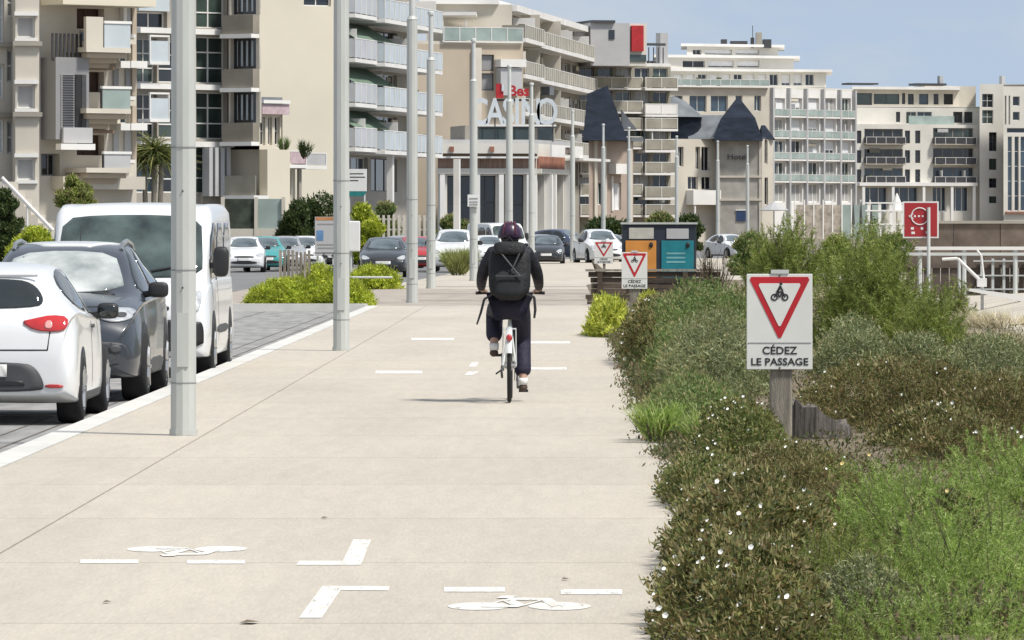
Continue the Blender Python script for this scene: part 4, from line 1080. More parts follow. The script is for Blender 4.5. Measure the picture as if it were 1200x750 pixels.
def hatch_common(c, hub=M_alloy):
    for sg in (1, -1):
        for y in (-1.27, 1.32): c.wheel(sg*.865, y, .315, .21, hub)
    c.arch(-1.27, .36); c.arch(1.32, .36)
    c.both('side_window', [(-.62,.95),(-.1,.97),(.31,.98),(.31,1.38),(.1,1.375),(-.2,1.28)], M_glassd, sm=1)
    c.both('side_window', [(.36,.99),(1.0,1.01),(1.42,1.1),(1.25,1.3),(.8,1.38),(.36,1.385)], M_glassd, sm=1)
    c.both('sill_trim', [(-.85,.2),(.9,.2),(.9,.27),(-.85,.27)], M_dgrey, sm=0)
    c.both('door_handle', [(.1,.84),(.3,.84),(.3,.875),(.1,.875)], M_dgrey, sm=1, off=.02)
    c.both('door_seam', [(.325,.3),(.34,.3),(.34,.97),(.325,.97)], M_black, sm=0, off=.002)
    c.mirror(.955, -.42, .985, M_black, (.1,.055,.075))

# white hatchback, seen from behind
def white_hatch():
    c = Car('parked_car', 'white hatchback seen from behind, cut off by the left edge', 'car', HATCH, P_white, 4.06)
    hatch_common(c)
    c.patch('rear_window', [(-.50,1.04),(.50,1.04),(.585,1.11),(.46,1.28),(.2,1.305),(-.2,1.305),(-.46,1.28),(-.585,1.11)], 'B', M_glassd, off=.008, rings=9)
    for s_ in (1, -1):
        l = c.patch('tail_lamp', [(s_*x, z) for x, z in ((.37,.925),(.50,.845),(.70,.832),(.79,.86),(.795,.97),(.64,.985),(.50,.955))], 'B', M_rlight, off=.015, sm=1)
        c.patch('lamp_core', [(s_*x, z) for x, z in ((.585,.865),(.66,.862),(.655,.935),(.60,.935))], 'B', mat('pink lamp core', (.75,.35,.33), rough=.15, coat=.6), off=.02, parent=l, rings=3, sm=1)
        c.patch('reflector', [(s_*x, z) for x, z in ((.60,.335),(.76,.335),(.76,.365),(.60,.37))], 'B', M_rlight, off=.012, rings=2, sm=1)
    c.patch('bumper_insert', [(-.56,.30),(.56,.30),(.60,.36),(.52,.52),(.40,.565),(-.40,.565),(-.52,.52),(-.60,.36)], 'B', M_dgrey, off=.01)
    c.patch('bumper_vent', [(-.42,.36),(.42,.36),(.40,.40),(-.40,.40)], 'B', M_black, off=.018, sm=0)
    plate(c, 'B', 0, .49, .52, .11, off=.022)
    c.patch('tailgate_seam', [(-.62,.665),(.62,.665),(.62,.678),(-.62,.678)], 'B', M_black, off=.002, sm=0)
    for s_ in (1,-1): c.patch('tailgate_seam', [(s_*.612,.67),(s_*.624,.67),(s_*.645,.84),(s_*.633,.84)], 'B', M_black, off=.002, sm=0, rings=3)
    c.patch('badge', [(.64,.60),(.685,.565),(.73,.60),(.725,.665),(.645,.665)], 'B', M_dgrey, off=.012, rings=2, sm=1)
    c.patch('door_trim', [(-.6,.40),(.9,.40),(.9,.46),(-.6,.46)], 'R', M_dgrey, sm=1, off=.02)
    b = MB(); b.tube((.5,1.72,1.335),(-.5,1.72,1.335), .02, n=6); b.build('spoiler_edge', P_white, c.t)
    MB().tube((0,1.5,1.38),(0,1.75,1.55), .006, .003, 5).build('antenna', M_black, c.t)
    return c
c = white_hatch(); c.place(-4.29-.87, 50-1.32+.0+1.32+1.27-1.27, math.pi)
c.t.location = (-5.16, 51.3, -.10)

def front_hatch(name, label, paint, group=None):
    c = Car(name, label, 'car', HATCH, paint, 4.06, group); hatch_common(c)
    c.patch('windscreen', [(-.66,1.03),(0,1.0),(.66,1.03),(.60,1.2),(.52,1.345),(0,1.385),(-.52,1.345),(-.60,1.2)], 'F', M_wsc, off=.008)
    for s_ in (1,-1): c.patch('headlamp', [(s_*x, z) for x, z in ((.42,.66),(.70,.62),(.76,.70),(.74,.80),(.60,.78))], 'F', M_clight, off=.012)
    c.patch('grille', [(-.38,.58),(.38,.58),(.42,.66),(-.42,.66)], 'F', M_black, off=.01)
    c.patch('intake', [(-.55,.33),(.55,.33),(.5,.46),(-.5,.46)], 'F', M_black, off=.01)
    plate(c, 'F', 0, .52)
    return c
M_wsc = glassmat('reflecting windscreen', (0.16, 0.2, 0.22), rough=0.03, spec=1.0, scale=1.5, col2=(0.03,0.04,0.045))
M_ws_glare = glassmat('bright windscreen', (0.72, 0.75, 0.72), rough=0.04, spec=1.0, scale=1.5, col2=(0.05,0.07,0.075))  # pale noise patches painted into the glass as a bright reflection

# blue-grey SUV facing us
c = Car('parked_car', 'dark blue grey crossover facing us between the white hatchback and the van', 'car', SUV, P_grey, 4.4)
for sg in (1,-1):
    for y in (-1.32, 1.32): c.wheel(sg*.915, y, .345, .24)
c.arch(-1.32, .42); c.arch(1.32, .42)
c.patch('windscreen', [(-.66,1.12),(0,1.09),(.66,1.12),(.6,1.3),(.51,1.49),(0,1.53),(-.51,1.49),(-.6,1.3)], 'F', M_ws_glare, off=.01, sm=1, rings=9)
c.patch('roof_panel', [(-.5,-.1),(.5,-.1),(.5,1.5),(-.5,1.5)], 'T', mat('pale roof paint', (.62,.64,.64), rough=.25, coat=.5, var=.02), off=.01, sm=1)
c.both('side_window', [(-.78,1.06),(0,1.08),(.12,1.08),(.12,1.53),(-.1,1.52),(-.4,1.36)], M_glassd, sm=1)
c.both('side_window', [(.18,1.09),(.9,1.11),(1.5,1.17),(1.4,1.44),(.9,1.52),(.18,1.54)], M_glassd, sm=1)
for s_ in (1,-1):
    h_ = c.patch('headlamp', [(s_*x, z) for x, z in ((.46,.86),(.62,.80),(.82,.84),(.86,.93),(.70,.965),(.55,.93))], 'F', M_clight, off=.015)
    c.patch('lamp_core', [(s_*x, z) for x, z in ((.66,.86),(.76,.86),(.76,.91),(.66,.91))], 'F', M_dgrey, off=.02, rings=2, parent=h_)
    c.patch('fog_lamp', [(s_*x, z) for x, z in ((.60,.50),(.72,.50),(.72,.58),(.60,.58))], 'F', M_dgrey, off=.014, rings=2)
    MB().path([c.proj(s_*.56,y_,'T')[0]+Vector((0,0,h_)) for y_, h_ in ((-.12,.0),(.02,.045),(.6,.05),(1.2,.045),(1.42,.0))], .024, 6).build('roof_rail', M_silv if 'M_silv' in globals() else M_alloy, c.t)
c.patch('grille', [(-.42,.76),(.42,.76),(.46,.86),(.40,.90),(-.40,.90),(-.46,.86)], 'F', M_black, off=.012)
for z in (.81, .86): c.patch('chrome_bar', [(-.44,z),(.44,z),(.44,z+.018),(-.44,z+.018)], 'F', M_alloy, off=.02, sm=0)
c.patch('lower_cladding', [(-.78,.34),(.78,.34),(.80,.58),(.6,.62),(-.6,.62),(-.80,.58)], 'F', M_dgrey, off=.008)
c.patch('intake', [(-.5,.42),(.5,.42),(.46,.54),(-.46,.54)], 'F', M_black, off=.015)
plate(c, 'F', 0, .68, off=.02)
c.patch('bonnet_vent', [(.32,-1.12),(.58,-1.12),(.55,-1.02),(.35,-1.02)], 'T', M_black, off=.01, sm=1)
c.patch('bonnet_seam', [(-.74,.955),(.74,.955),(.74,.968),(-.74,.968)], 'F', M_black, off=.003, sm=0)
c.both('side_cladding', [(-.9,.26),(.9,.26),(.9,.42),(-.9,.42)], M_dgrey, sm=1)
c.mirror(.985, -.66, 1.12, M_black, (.105,.06,.08))
MB().tube((0,1.4,1.6),(0,1.6,1.78), .007, .004, 5).build('antenna', M_black, c.t)
c.place(-5.12, 56.6+1.32, 0)

def make_van(name, label, paint, group=None):
    c = Car(name, label, 'van', VAN, paint, 4.8, group)
    for sg in (1,-1):
        for y in (-1.55, 1.6): c.wheel(sg*.97, y, .335, .23, M_alloy)
    c.arch(-1.55, .41); c.arch(1.6, .41)
    c.patch('windscreen', [(-.86,1.2),(-.4,1.17),(.4,1.17),(.86,1.2),(.85,1.5),(.815,1.87),(.4,1.915),(-.4,1.915),(-.815,1.87),(-.85,1.5)], 'F', M_wvan, off=.012, sm=1, rings=9)
    c.both('side_window', [(-1.75,1.17),(-.72,1.17),(-.72,1.82),(-1.28,1.82)], M_glassd, sm=1)
    c.both('side_window', [(-.6,1.2),(.62,1.2),(.62,1.82),(-.6,1.82)], M_glassd, sm=1); c.both('side_window', [(.72,1.2),(2.0,1.2),(2.0,1.82),(.72,1.82)], M_glassd, sm=1)
    for s_ in (1,-1):
        c.patch('headlamp', [(s_*x, z) for x, z in ((.66,.78),(.86,.76),(.88,.98),(.84,1.04),(.70,.98))], 'F', M_clight, off=.015)
    c.patch('bumper', [(-.9,.30),(.9,.30),(.91,.60),(.85,.69),(-.85,.69),(-.91,.60)], 'F', M_black, off=.03)
    c.patch('grille', [(-.5,.76),(.5,.76),(.5,.88),(-.5,.88)], 'F', M_black, off=.012)
    plate(c, 'F', 0, .52, off=.045)
    for x in (-.45,.25):
        a, d = c.proj(x, 1.25, 'F'); e, d2 = c.proj(x+.4, 1.32, 'F')
        if a and e: MB().tube(a+Vector((0,-.03,0)), e+Vector((0,-.03,0)), .012, n=5).build('wiper', M_black, c.t)
    c.mirror(1.06, -1.62, 1.36, M_black, (.095,.08,.18))
    c.both('side_moulding', [(-1.0,.5),(1.1,.5),(1.1,.6),(-1.0,.6)], M_dgrey, sm=1)
    c.both('door_seam', [(-.67,.4),(-.655,.4),(-.655,1.8),(-.67,1.8)], M_black, sm=0, off=.002)
    return c
M_wvan = glassmat('green tinted windscreen', (0.1, 0.14, 0.13), rough=0.05, spec=.9, scale=2.2, col2=(0.012,0.018,0.018))
c = make_van('parked_van', 'white van with wide windscreen parked behind the dark crossover', P_white)
c.place(-5.06, 65.7+1.55, 0)

# far cars
def far(kind, label, paint, px, D, rot=0.0, gloc=None, z=-.10):
    if kind == 'van': c = make_van('parked_van', label, paint)
    else: c = front_hatch('parked_car', label, paint)
    c.place(wx(px, D), D+2.03, rot, z)
    if kind == 'big': c.t.scale = (1.05, 1.08, 1.0)
    if kind == 'suv': c.t.scale = (1.1, 1.1, 1.2)
    return c
GR = 'cars parked along the far street'
for args in (('hatch','small white car just right of the white van mirror',P_white,283,222,.05), ('hatch','teal small car beside the white car behind the van',P_teal,308,226,.08),
             ('hatch','silver small car behind the teal car by the slatted posts',P_silver,332,232,.05), ('hatch','pale car with bright windscreen above the slatted posts',P_white,355,238,.05),
             ('big','black saloon with wide windscreen behind the second hedge mound',P_dark,449,200,0), ('hatch','red car half hidden by the light poles',P_red,486,228,.1),
             ('suv','white crossover right of the thin light poles',P_white,531,222,.0), ('van','white van behind the cyclist near the casino',P_white,583,296,.35),
             ('hatch','small silver car just right of the cyclist head',P_silver,634,298,.0), ('suv','navy car turned side on at the end of the promenade',P_navy,663,300,.9),
             ('hatch','dark grey car half hidden behind the information panel',P_dark,388,246,.05), ('big','silver saloon between the black saloon and the thin poles',P_silver,470,246,.05), ('hatch','pale car peeping out between the thin light poles',P_white,512,258,.05),
             ('hatch','white car just left of the cyclist shoulder',P_white,572,262,.1), ('hatch','black car peeping out right of the cyclist',P_dark,640,262,.0), ('suv','pale car behind the smallest give way sign',P_white,703,268,.2),
             ('hatch','dark car with angled windscreen next to the navy car',P_dark,694,312,.3), ('hatch','silver car left of the recycling bins',P_silver,716,322,.3),
             ('hatch','grey hatchback directly behind the recycling bins',P_grey,742,330,.2), ('hatch','white car in front of the stone hotel',P_white,858,318,.4)):
    o_ = far(*args); o_.t['group'] = GR

# ------------------------------------------------------------------ light poles
def make_pole():
    t = thing('light_pole', 'x', 'light pole')
    b = MB(); b.tube((0,0,0),(0,0,6.3), .102, .094, 12); b.build('shaft', M_galv, t)
    b = MB(); b.tube((0,0,.001),(0,0,.05), .112, .112, 12); b.build('base_collar', M_galv, t)
    MB().tube((0,0,6.301),(0,0,7.55), .055, .05, 10).build('upper_tube', M_galv2, t)
    MB().tube((0,0,6.302),(0,0,6.38), .1, .06, 12).build('reducer', M_galv, t)
    MB().lathe([(.001,7.66),(.06,7.65),(.072,7.62),(.072,7.552),(.05,7.551)], 12).build('lamp_head', M_galv2, t)
    for z in (.42, 1.32, 2.3): MB().lathe([(.1025,z-.006),(.1045,z-.004),(.1045,z+.004),(.1025,z+.006)], 12).build('seam_band', M_mgrey, t)
    MB().box(-.045,.045,-.1085,-.09,.55,.98).build('access_door', M_galv, t)
    MB().tube((.0,-.099,1.18),(.0,-.108,1.18), .008, n=6).build('bolt', M_dgrey, t)
    MB().tube((.0,-.099,1.95),(.0,-.108,1.95), .008, n=6).build('bolt', M_dgrey, t)
    return t
pl0 = make_pole()
PS = [(215,44.3,'nearest thick grey light pole, in front of the white van'), (400,75,'second grey light pole, beside the yellow green hedge'), (483,123.3,'third grey light pole, right of the black saloon'),
      (505,153,'fourth grey light pole, close behind the third'), (555,175,'light pole with small notice just left of the cyclist'), (597,203,'light pole rising behind the helmet of the cyclist'),
      (623,228,'light pole just right of the cyclist, before the casino'), (671,280,'light pole before the casino side entrance at the promenade end'), (707,312,'light pole before the slate-roofed villa'),
      (737,322,'light pole just left of the bins, before the olive block'), (793,352,'light pole between the bins and the hotel'), (841,372,'light pole at the left corner of the hotel'), (876,392,'light pole before the stone wall of the hotel')]
for i, (px, D, lab) in enumerate(PS):
    o = pl0 if i == 0 else copy_tree(pl0)
    if i == 0: PASS = None
    s_ = 1.0 if i == 0 else (1.08 if i == 1 else 1.25); o.scale = (s_, s_, 1)
    o.location = (wx(px, D), D, 0.0 if D < 300 else -.1); o['label'] = lab; o['group'] = 'light poles along the promenade'
pn = thing('pole_notice', 'small white notice plate strapped to the pole left of the cyclist', 'notice', (wx(555,174.8),174.8,2.5))
MB().box(wx(548,174.85), wx(562,174.85), 174.8, 174.86, wz(242,174.8), wz(228,174.8)).build('plate', M_white, pn)
b = MB()
for y in (232, 236, 239): b.box(wx(550,174.79), wx(560,174.79), 174.785, 174.797, wz(y+1,174.8), wz(y,174.8))
b.build('print', M_mgrey, pn)
for px, D in ((547,250),):
    pass
# slim posts near the end of the promenade
for px, D, yt in ((646,290,165), (545,190,40)):
    pass

# ------------------------------------------------------------------ give-way signs
M_sign = mat('white sign face', (0.72, 0.72, 0.68), rough=0.45, var=0.03, scale=4)
M_sred = mat('sign red', (0.5, 0.016, 0.025), rough=0.45, var=0.08, scale=6)
M_ink = mat('black ink', (0.02, 0.02, 0.022), rough=0.6)
def giveway(px, D, wpx, ytop, ybot, label, full=True, tilt=0.0, post_w=.16):
    k = D/F; X = wx(px, D); zt, zb = wz(ytop, D), wz(ybot, D); W = wpx*k
    t = thing('give_way_sign', label, 'sign', (X, D, 0.0))
    MB().box(X-W/2, X+W/2, D-.012, D+.012, zb, zt).build('panel', M_sign, t, bevel=.004)
    y = D-.0125
    zs = zt - (zt-zb)*.025; split = zb + (zt-zb)*.28
    def tri(name, sc, m, e):
        h = (zs-split)*.97; a = W*.475
        cx, cz = X, zs - h*.34
        P = [(X-a, zs-.004), (X+a, zs-.004), (X, zs-h)]
        P = [(cx+(p[0]-cx)*sc, cz+(p[1]-cz)*sc) for p in P]
        # blunt corners
        Q = []
        for i in range(3):
            p, q, r_ = P[i], P[(i-1) % 3], P[(i+1) % 3]
            for o_ in (q, r_): Q.append((p[0]+(o_[0]-p[0])*.045, p[1]+(o_[1]-p[1])*.045))
        b = MB().hexa([(x, y-e, z) for x, z in Q][::-1], [(x, y+.002-e*0, z) for x, z in Q][::-1]); return b.build(name, m, t, fix=True)
    tri('red_triangle', 1.0, M_sred, .003); tri('white_triangle', .70, M_sign, .006)
    cx, cz = X, zs-(zs-split)*.27; s_ = W*.13
    b = MB()
    for sg in (-1, 1):
        b.lathe([(s_*.42,-.003),(s_*.42,0),(s_*.26,0),(s_*.26,-.003)], 14, 'Y', (cx+sg*s_*.62, y-.0065, cz-s_*.35))
    def bar(x0, z0, x1, z1, r=.1): b.tube((cx+x0*s_, y-.007, cz+z0*s_), (cx+x1*s_, y-.007, cz+z1*s_), r*s_, n=5)
    bar(-.62,-.35,-.25,.25); bar(-.25,.25,.35,.25); bar(-.25,.2,.0,-.35); bar(0,-.35,.35,.25); bar(.3,.45,.62,-.35); bar(-.4,.32,-.1,.32); bar(.2,.5,.42,.5)
    bar(-.2,.4,.1,1.0,.16); bar(.1,1.0,.3,.5,.1); b.ell((cx+.16*s_, y-.007, cz+1.25*s_), (.18*s_,.003,.18*s_), 10, 6)
    b.build('bicycle_pictogram', M_ink, t)
    MB().box(X-W/2+.008, X+W/2-.008, y-.003, y-.0005, split-.002, split+.002).build('rule', M_mgrey, t)
    if full or True:
        H1 = (split-zb)
        text_part('lettering', "CÉDEZ", H1*.40, M_ink, t, (X+.0, y-.002, zb+H1*.70), depth=.001, bold=.0012*(W/.48), stretch=(1.05,1))
        text_part('lettering', "LE PASSAGE", H1*.38, M_ink, t, (X, y-.002, zb+H1*.28), depth=.001, bold=.0012*(W/.48), stretch=(1.08,1))
    for zz in (zt-.012, zb+.012): MB().tube((X, y-.006, zz), (X, y+.001, zz), .007, n=8).build('bolt', M_dgrey, t)
    MB().box(X-W*.13, X+W*.14, D-.02, D+.03, zt+.002, zt+.03).build('top_bracket', M_galv2, t)
    b = MB(); b.box(X-post_w/2+.012, X+post_w/2+.012, D+.013, D+.013+post_w*.7, -.05, zt-.02); b.build('post', M_wood, t, bevel=.012)
    return t
giveway(913.5, 40.0, 77, 321, 433, 'nearest white give way sign with red triangle on a wooden post')
giveway(743.5, 105, 30, 295.5, 338.5, 'middle give way sign, in front of the orange bin', post_w=.2)
giveway(707.5, 139, 22, 283, 309, 'smallest give way sign, left of the recycling bins', post_w=.07)
# split grey stump beside the near sign post
rr_ = random.Random(4); nst = 26; bt = []; tp = []
for i in range(nst):
    a = 2*math.pi*i/nst; k = 1+rr_.uniform(-.07,.07)*(1+(i % 2)); cx_, cy_ = wx(963,40.4), 40.55
    x = cx_+.235*k*math.cos(a); y = cy_+.13*k*math.sin(a)
    bt.append((cx_+.25*k*math.cos(a), cy_+.14*k*math.sin(a), -.05)); tp.append((x, y, .30+rr_.uniform(-.035,.05)-.10*math.cos(a)))
vs = bt + tp + [(wx(963,40.4), 40.55, .24)]
b = MB().add(vs, [(i, (i+1) % nst, nst+(i+1) % nst, nst+i) for i in range(nst)] + [(nst+i, nst+(i+1) % nst, 2*nst) for i in range(nst)])
tag(b.build('tree_stump', mat('grey split wood', (.24,.215,.19), rough=.95, var=.35, scale=1.6, stretch=(22,22,1.2), bump=.8), None, loc=(wx(963,40.4),40.55,0), fix=True), 'split grey wooden stump just right of the nearest sign post', 'stump')

# ------------------------------------------------------------------ recycling bins behind the timber wall
D = 134.0
t = thing('recycling_bin', 'double recycling bin with orange and teal doors in a dark frame', 'bin', (wx(772,D), D, 0))
X0, X1 = wx(729,D), wx(816,D); zt = wz(263,D); xm = (X0+X1)/2
MB().box(X0, X1, D, D+.75, 0.05, zt).build('cabinet', mat('dark blue frame', (.022,.03,.045), rough=.5), t, bevel=.02)
MB().box(X0-.03, X1+.03, D-.05, D+.8, zt+.003, zt+.05).build('lid', M_galv, t)
def bpart(nm, x0, x1, y0, y1, m, e=.03): return MB().box(wx(x0,D), wx(x1,D), D-e, D-.002, wz(y1,D), wz(y0,D)).build(nm, m, t, bevel=.006)
M_or = mat('orange door', (.62,.26,.05), rough=.5, var=.08, scale=3); M_te = mat('teal door', (.01,.2,.24), rough=.5, var=.1, scale=3)
d1 = bpart('door', 733, 769, 282, 330, M_or); d2 = bpart('door', 775, 813, 282, 330, M_te)
bpart('label_plate', 737, 766, 267, 280, mat('pale plate', (.5,.48,.42), rough=.5)); bpart('label_plate', 781, 807, 268, 280, M_lgrey)
for x in (763, 806): MB().ell((wx(x,D), D-.04, wz(287,D)), (.05,.03,.07), 10, 6).build('latch', M_black, d1 if x < 770 else d2)
b = MB()
for y in (296, 301, 306): b.box(wx(781,D), wx(803,D), D-.035, D-.031, wz(y+2,D), wz(y,D))
b.build('print', mat('pale teal print', (.2,.42,.44), rough=.5), d2)

D = 130.0
t = thing('timber_wall', 'low dark timber wall with pale coping in front of the recycling bins', 'wall', (wx(765,D), D, 0))
zt = wz(318,D); rows_ = 5
for i in range(rows_):
    z0 = -.02 + (zt+.02)*i/rows_; z1 = -.02 + (zt+.02)*(i+1)/rows_ - .012
    x = wx(690+rng.uniform(-4,3),D); 
    while x < wx(842,D):
        w_ = rng.uniform(.7,1.2); MB().box(x, min(x+w_-.01, wx(844,D)), D+rng.uniform(-.03,.02), D+.22, z0, z1).build('timber', M_wooddark, t); x += w_
MB().box(wx(686,D), wx(846,D), D-.06, D+.3, zt, zt+.05).build('coping', M_wood, t)
for x in (700, 752, 800): MB().box(wx(x,D), wx(x,D)+.12, D-.1, D-.035, -.05, zt-.02).build('stake', M_wooddark, t)
# extra little tables of timber left of the wall
t = thing('timber_planter', 'dark timber edging of the yellow green plants by the path', 'planter', (wx(715,121),121,0))
for i in range(3): MB().box(wx(688,121), wx(740,121), 121+i*.002, 121.2, i*.07, i*.07+.062).build('timber', M_wooddark, t)

# ------------------------------------------------------------------ red sign on a white post
D = 112.0
t = thing('red_sign', 'red square sign with white circle and border on a pale post', 'sign', (wx(1080,D),D,0))
X0, X1, z0, z1 = wx(1058,D), wx(1100,D), wz(279,D), wz(236,D); xc = (X0+X1)/2; zc_ = (z0+z1)/2
MB().box(X0, X1, D-.01, D+.01, z0, z1).build('border', M_white, t)
MB().box(X0+.03, X1-.03, D-.014, D-.0105, z0+.03, z1-.03).build('panel', mat('sign red panel', (.36,.02,.025), rough=.5, var=.06), t)
b = MB()
for i in range(22):
    a0 = math.radians(40+i*13); a1 = a0+math.radians(13); r_ = .17
    b.tube((xc-.02+r_*math.cos(a0), D-.018, zc_+.07+r_*math.sin(a0)), (xc-.02+r_*math.cos(a1), D-.018, zc_+.07+r_*math.sin(a1)), .012, n=5)
for x in (-.1,-.02,.06): b.ell((xc-.02+x, D-.018, zc_+.07), (.022,.004,.022), 8, 5)
b.tube((xc-.24,D-.018,zc_+.07),(xc-.15,D-.018,zc_+.12), .009, n=5); b.tube((xc-.24,D-.018,zc_+.07),(xc-.15,D-.018,zc_+.02), .009, n=5)
b.build('symbol', M_white, t)
b = MB()
for x, y, w_ in ((-.2,-.2,.06),(-.19,-.29,.07),(.0,-.2,.05),(.1,-.28,.06)): b.box(xc+x, xc+x+w_, D-.018, D-.0145, zc_+y, zc_+y+.05)
b.build('print', M_white, t)
MB().tube((wx(1088,D),D-.06,-.1),(wx(1088,D),D-.06,wz(243,D)), .035, n=10).build('post', M_galv2, t)

# ------------------------------------------------------------------ boardwalk, rails and terrace wall on the right
M_wbrown = mat('brown boarding', (0.16, 0.125, 0.1), rough=0.9, var=0.2, scale=1.2, bump=.4, rnd=.2)
D = 128.0
t = thing('boarded_fence', 'brown boarded fence below the white rails on the right', 'fence', (wx(1140,D),D,0))
x = wx(1062,D)
while x < wx(1250,D):
    w_ = .2; MB().box(x, x+w_-.012, D, D+.05, -.1, wz(300,D)+rng.uniform(-.02,.02)).build('board', M_wbrown, t); x += w_
for x in (1150, 1163, 1176, 1189, 1202): MB().box(wx(x,D)-.03, wx(x,D)+.03, D-.14, D-.06, -.1, wz(303,D)).build('baluster', M_galv2, t)
for y in (305, 322, 338): MB().box(wx(1140,D), wx(1250,D), D-.17, D-.143, wz(y+1.6,D), wz(y,D)).build('baluster_rail', M_galv2, t)
for y in (310, 345): MB().box(wx(1060,D), wx(1250,D), D-.05, D-.003, wz(y+4,D), wz(y,D)).build('rail', M_wbrown, t)
D = 118.0
t = thing('white_railing', 'long white double rail running right from the red sign', 'railing', (wx(1140,D),D,0))
MB().box(wx(1072,D), wx(1260,D), D-.04, D+.04, wz(293,D), wz(289,D)).build('top_rail', M_slabw, t); MB().box(wx(1062,D), wx(1260,D), D-.03, D+.03, wz(299.5,D), wz(296,D)).build('lower_rail', M_galv2, t)
for x in (1078, 1130, 1190): MB().tube((wx(x,D),D+.045,-.1),(wx(x,D),D+.045,wz(292,D)), .05, n=8).build('post', M_galv2, t)
D = 95.0
t = thing('ramp_handrail', 'white sloping handrail of the ramp at the right edge', 'railing', (wx(1150,D),D,0))
MB().path([at(1104,304,D), at(1122,303,D), at(1150,330,D)], .03, 8).build('handrail', M_slabw, t)
MB().box(wx(1145,D), wx(1156,D), D-.08, D+.08, wz(336,D), wz(326,D)).build('junction_box', M_slabw, t)
MB().hexa([at(1130,337,D-.2), at(1135,341,D-.2), at(1240,362,D-.2), at(1240,352,D-.2)], [Vector(at(1130,337,D-.2))+Vector((0,.3,0)), Vector(at(1135,341,D-.2))+Vector((0,.3,0)), Vector(at(1240,362,D-.2))+Vector((0,.3,0)), Vector(at(1240,352,D-.2))+Vector((0,.3,0))]).build('ramp_beam', M_slabw, t, fix=True)
for x, y in ((1124,306),(1151,334),(1195,350)): MB().tube((wx(x,D),D,-.1), at(x,y,D), .028, n=8).build('post', M_galv2, t)
MB().path([at(1153,326,D), at(1150,300,D), at(1145,293,D)], .02, 6).build('cable_post', M_slabw, t)
D = 235.0
t = thing('terrace_wall', 'long brown terrace wall below the cream block', 'wall', (wx(1060,D),D,0))
x = wx(1062,D)
while x < wx(1260,D): MB().box(x, x+1.97, D, D+.4, -.3, wz(262,D)).build('wall_panel', M_wbrown, t); x += 2.0
MB().box(wx(1060,D), wx(1260,D), D-.1, D+.5, wz(262,D)+.002, wz(262,D)+.12).build('coping', M_taupe, t)
t = thing('cafe_fence', 'pale cafe windbreak screens before the balcony grid block', 'fence', (wx(960,300),300,0))
for i in range(9):
    x = 932+i*11; MB().box(wx(x,300), wx(x+10,300), 300, 300.05, -.1, wz(240,300)).build('screen', M_glg if i > 4 else mat('patterned screen', (.42,.37,.31), rough=.8, var=.25, scale=3), t)
    MB().tube((wx(x-.5,300),300,-.1),(wx(x-.5,300),300,wz(234,300)), .04, n=6).build('post', M_slabw, t)
t = thing('pergola', 'white terrace pergola posts and rails left of the red sign', 'pergola', (wx(1035,280),280,0)); D = 280.0
for x in (1018, 1031, 1044, 1058): MB().box(wx(x,D)-.07, wx(x,D)+.07, D, D+.14, -.1, wz(237,D)).build('post', M_slabw, t)
for y in (237, 246, 262): MB().box(wx(1014,D), wx(1062,D), D-.03, D-.002, wz(y+1.6,D), wz(y,D)).build('rail', M_slabw, t)
t = thing('terrace_kerb', 'low pale terrace edge behind the broom bushes', 'wall', (wx(980,240),240,0)); D = 240.0
x = wx(900,D)
while x < wx(1060,D): MB().box(x, x+1.46, D, D+.3, -.3, wz(280,D)).build('wall_panel', M_taupe, t); x += 1.5
# furled and open parasols
def parasol(px, D, yt, yb, wpx, m, label, open_=True):
    X = wx(px, D); t = thing('parasol', label, 'parasol', (X, D, 0))
    MB().tube((X,D,-.1),(X,D,wz(yt,D)), .03, n=6).build('pole', M_wood, t)
    r_ = wpx/2*D/F
    MB().lathe([(.02,wz(yt,D)),(r_,wz(yb,D)),(r_*.97,wz(yb,D)-.05),(.02,wz(yt,D)-.12)], 10, 'Z', (X,D,0)).build('canopy', m, t)
parasol(1051, 290, 226, 247, 18, M_slabw, 'white parasol just left of the red sign'); parasol(907, 300, 236, 246, 34, M_lgrey, 'grey open parasol at the right foot of the hotel')
for px in (1000, 1009, 1021): parasol(px, 292, 236, 262, 4, M_dgrey, {1000:'left',1009:'middle',1021:'right'}[px]+'most dark furled parasol on the terrace below the balcony grid' if px != 1009 else 'middle one of the three dark furled parasols on the terrace')

# ------------------------------------------------------------------ slatted posts, info panels and banner on the left island
t = thing('slatted_screen', 'row of weathered upright wooden slats beside the yellow green hedge', 'screen', (wx(343,140),140,0))
for i in range(8):
    x = 327+i*4.8; D = 140+.3*(i % 3); MB().box(wx(x,D), wx(x+3.1,D), D, D+.08, -.05, wz(293+rng.uniform(-2,3),D)).build('slat', M_wood, t)
t = thing('information_panel', 'pale information panel with blue map behind the second light pole', 'panel', (wx(382,150),150,0))
D = 150.0
MB().box(wx(369,D), wx(396,D), D, D+.06, wz(300,D), wz(254,D)).build('board', M_lgrey, t)
MB().box(wx(370,D), wx(395,D), D-.006, D-.001, wz(258,D), wz(254.5,D)).build('header', mat('orange header', (.5,.22,.08), rough=.5), t)
MB().box(wx(371,D), wx(379,D), D-.006, D-.001, wz(282,D), wz(270,D)).build('map_print', mat('blue print', (.12,.25,.45), rough=.5), t)
b = MB()
for y in (262, 286, 290): b.box(wx(372,D), wx(392,D), D-.006, D-.001, wz(y+1.3,D), wz(y,D))
b.build('print', M_mgrey, t)
for x in (372, 392): MB().tube((wx(x,D),D+.08,-.1),(wx(x,D),D+.08,wz(256,D)), .03, n=6).build('post', M_galv2, t)
t = thing('street_cabinet_panel', 'blank white rounded panel just right of the second light pole', 'panel', (wx(414,152),152,0)); D = 152.0
MB().box(wx(402,D), wx(422,D), D, D+.08, wz(295,D), wz(259,D)).build('board', M_white, t, bevel=.03)
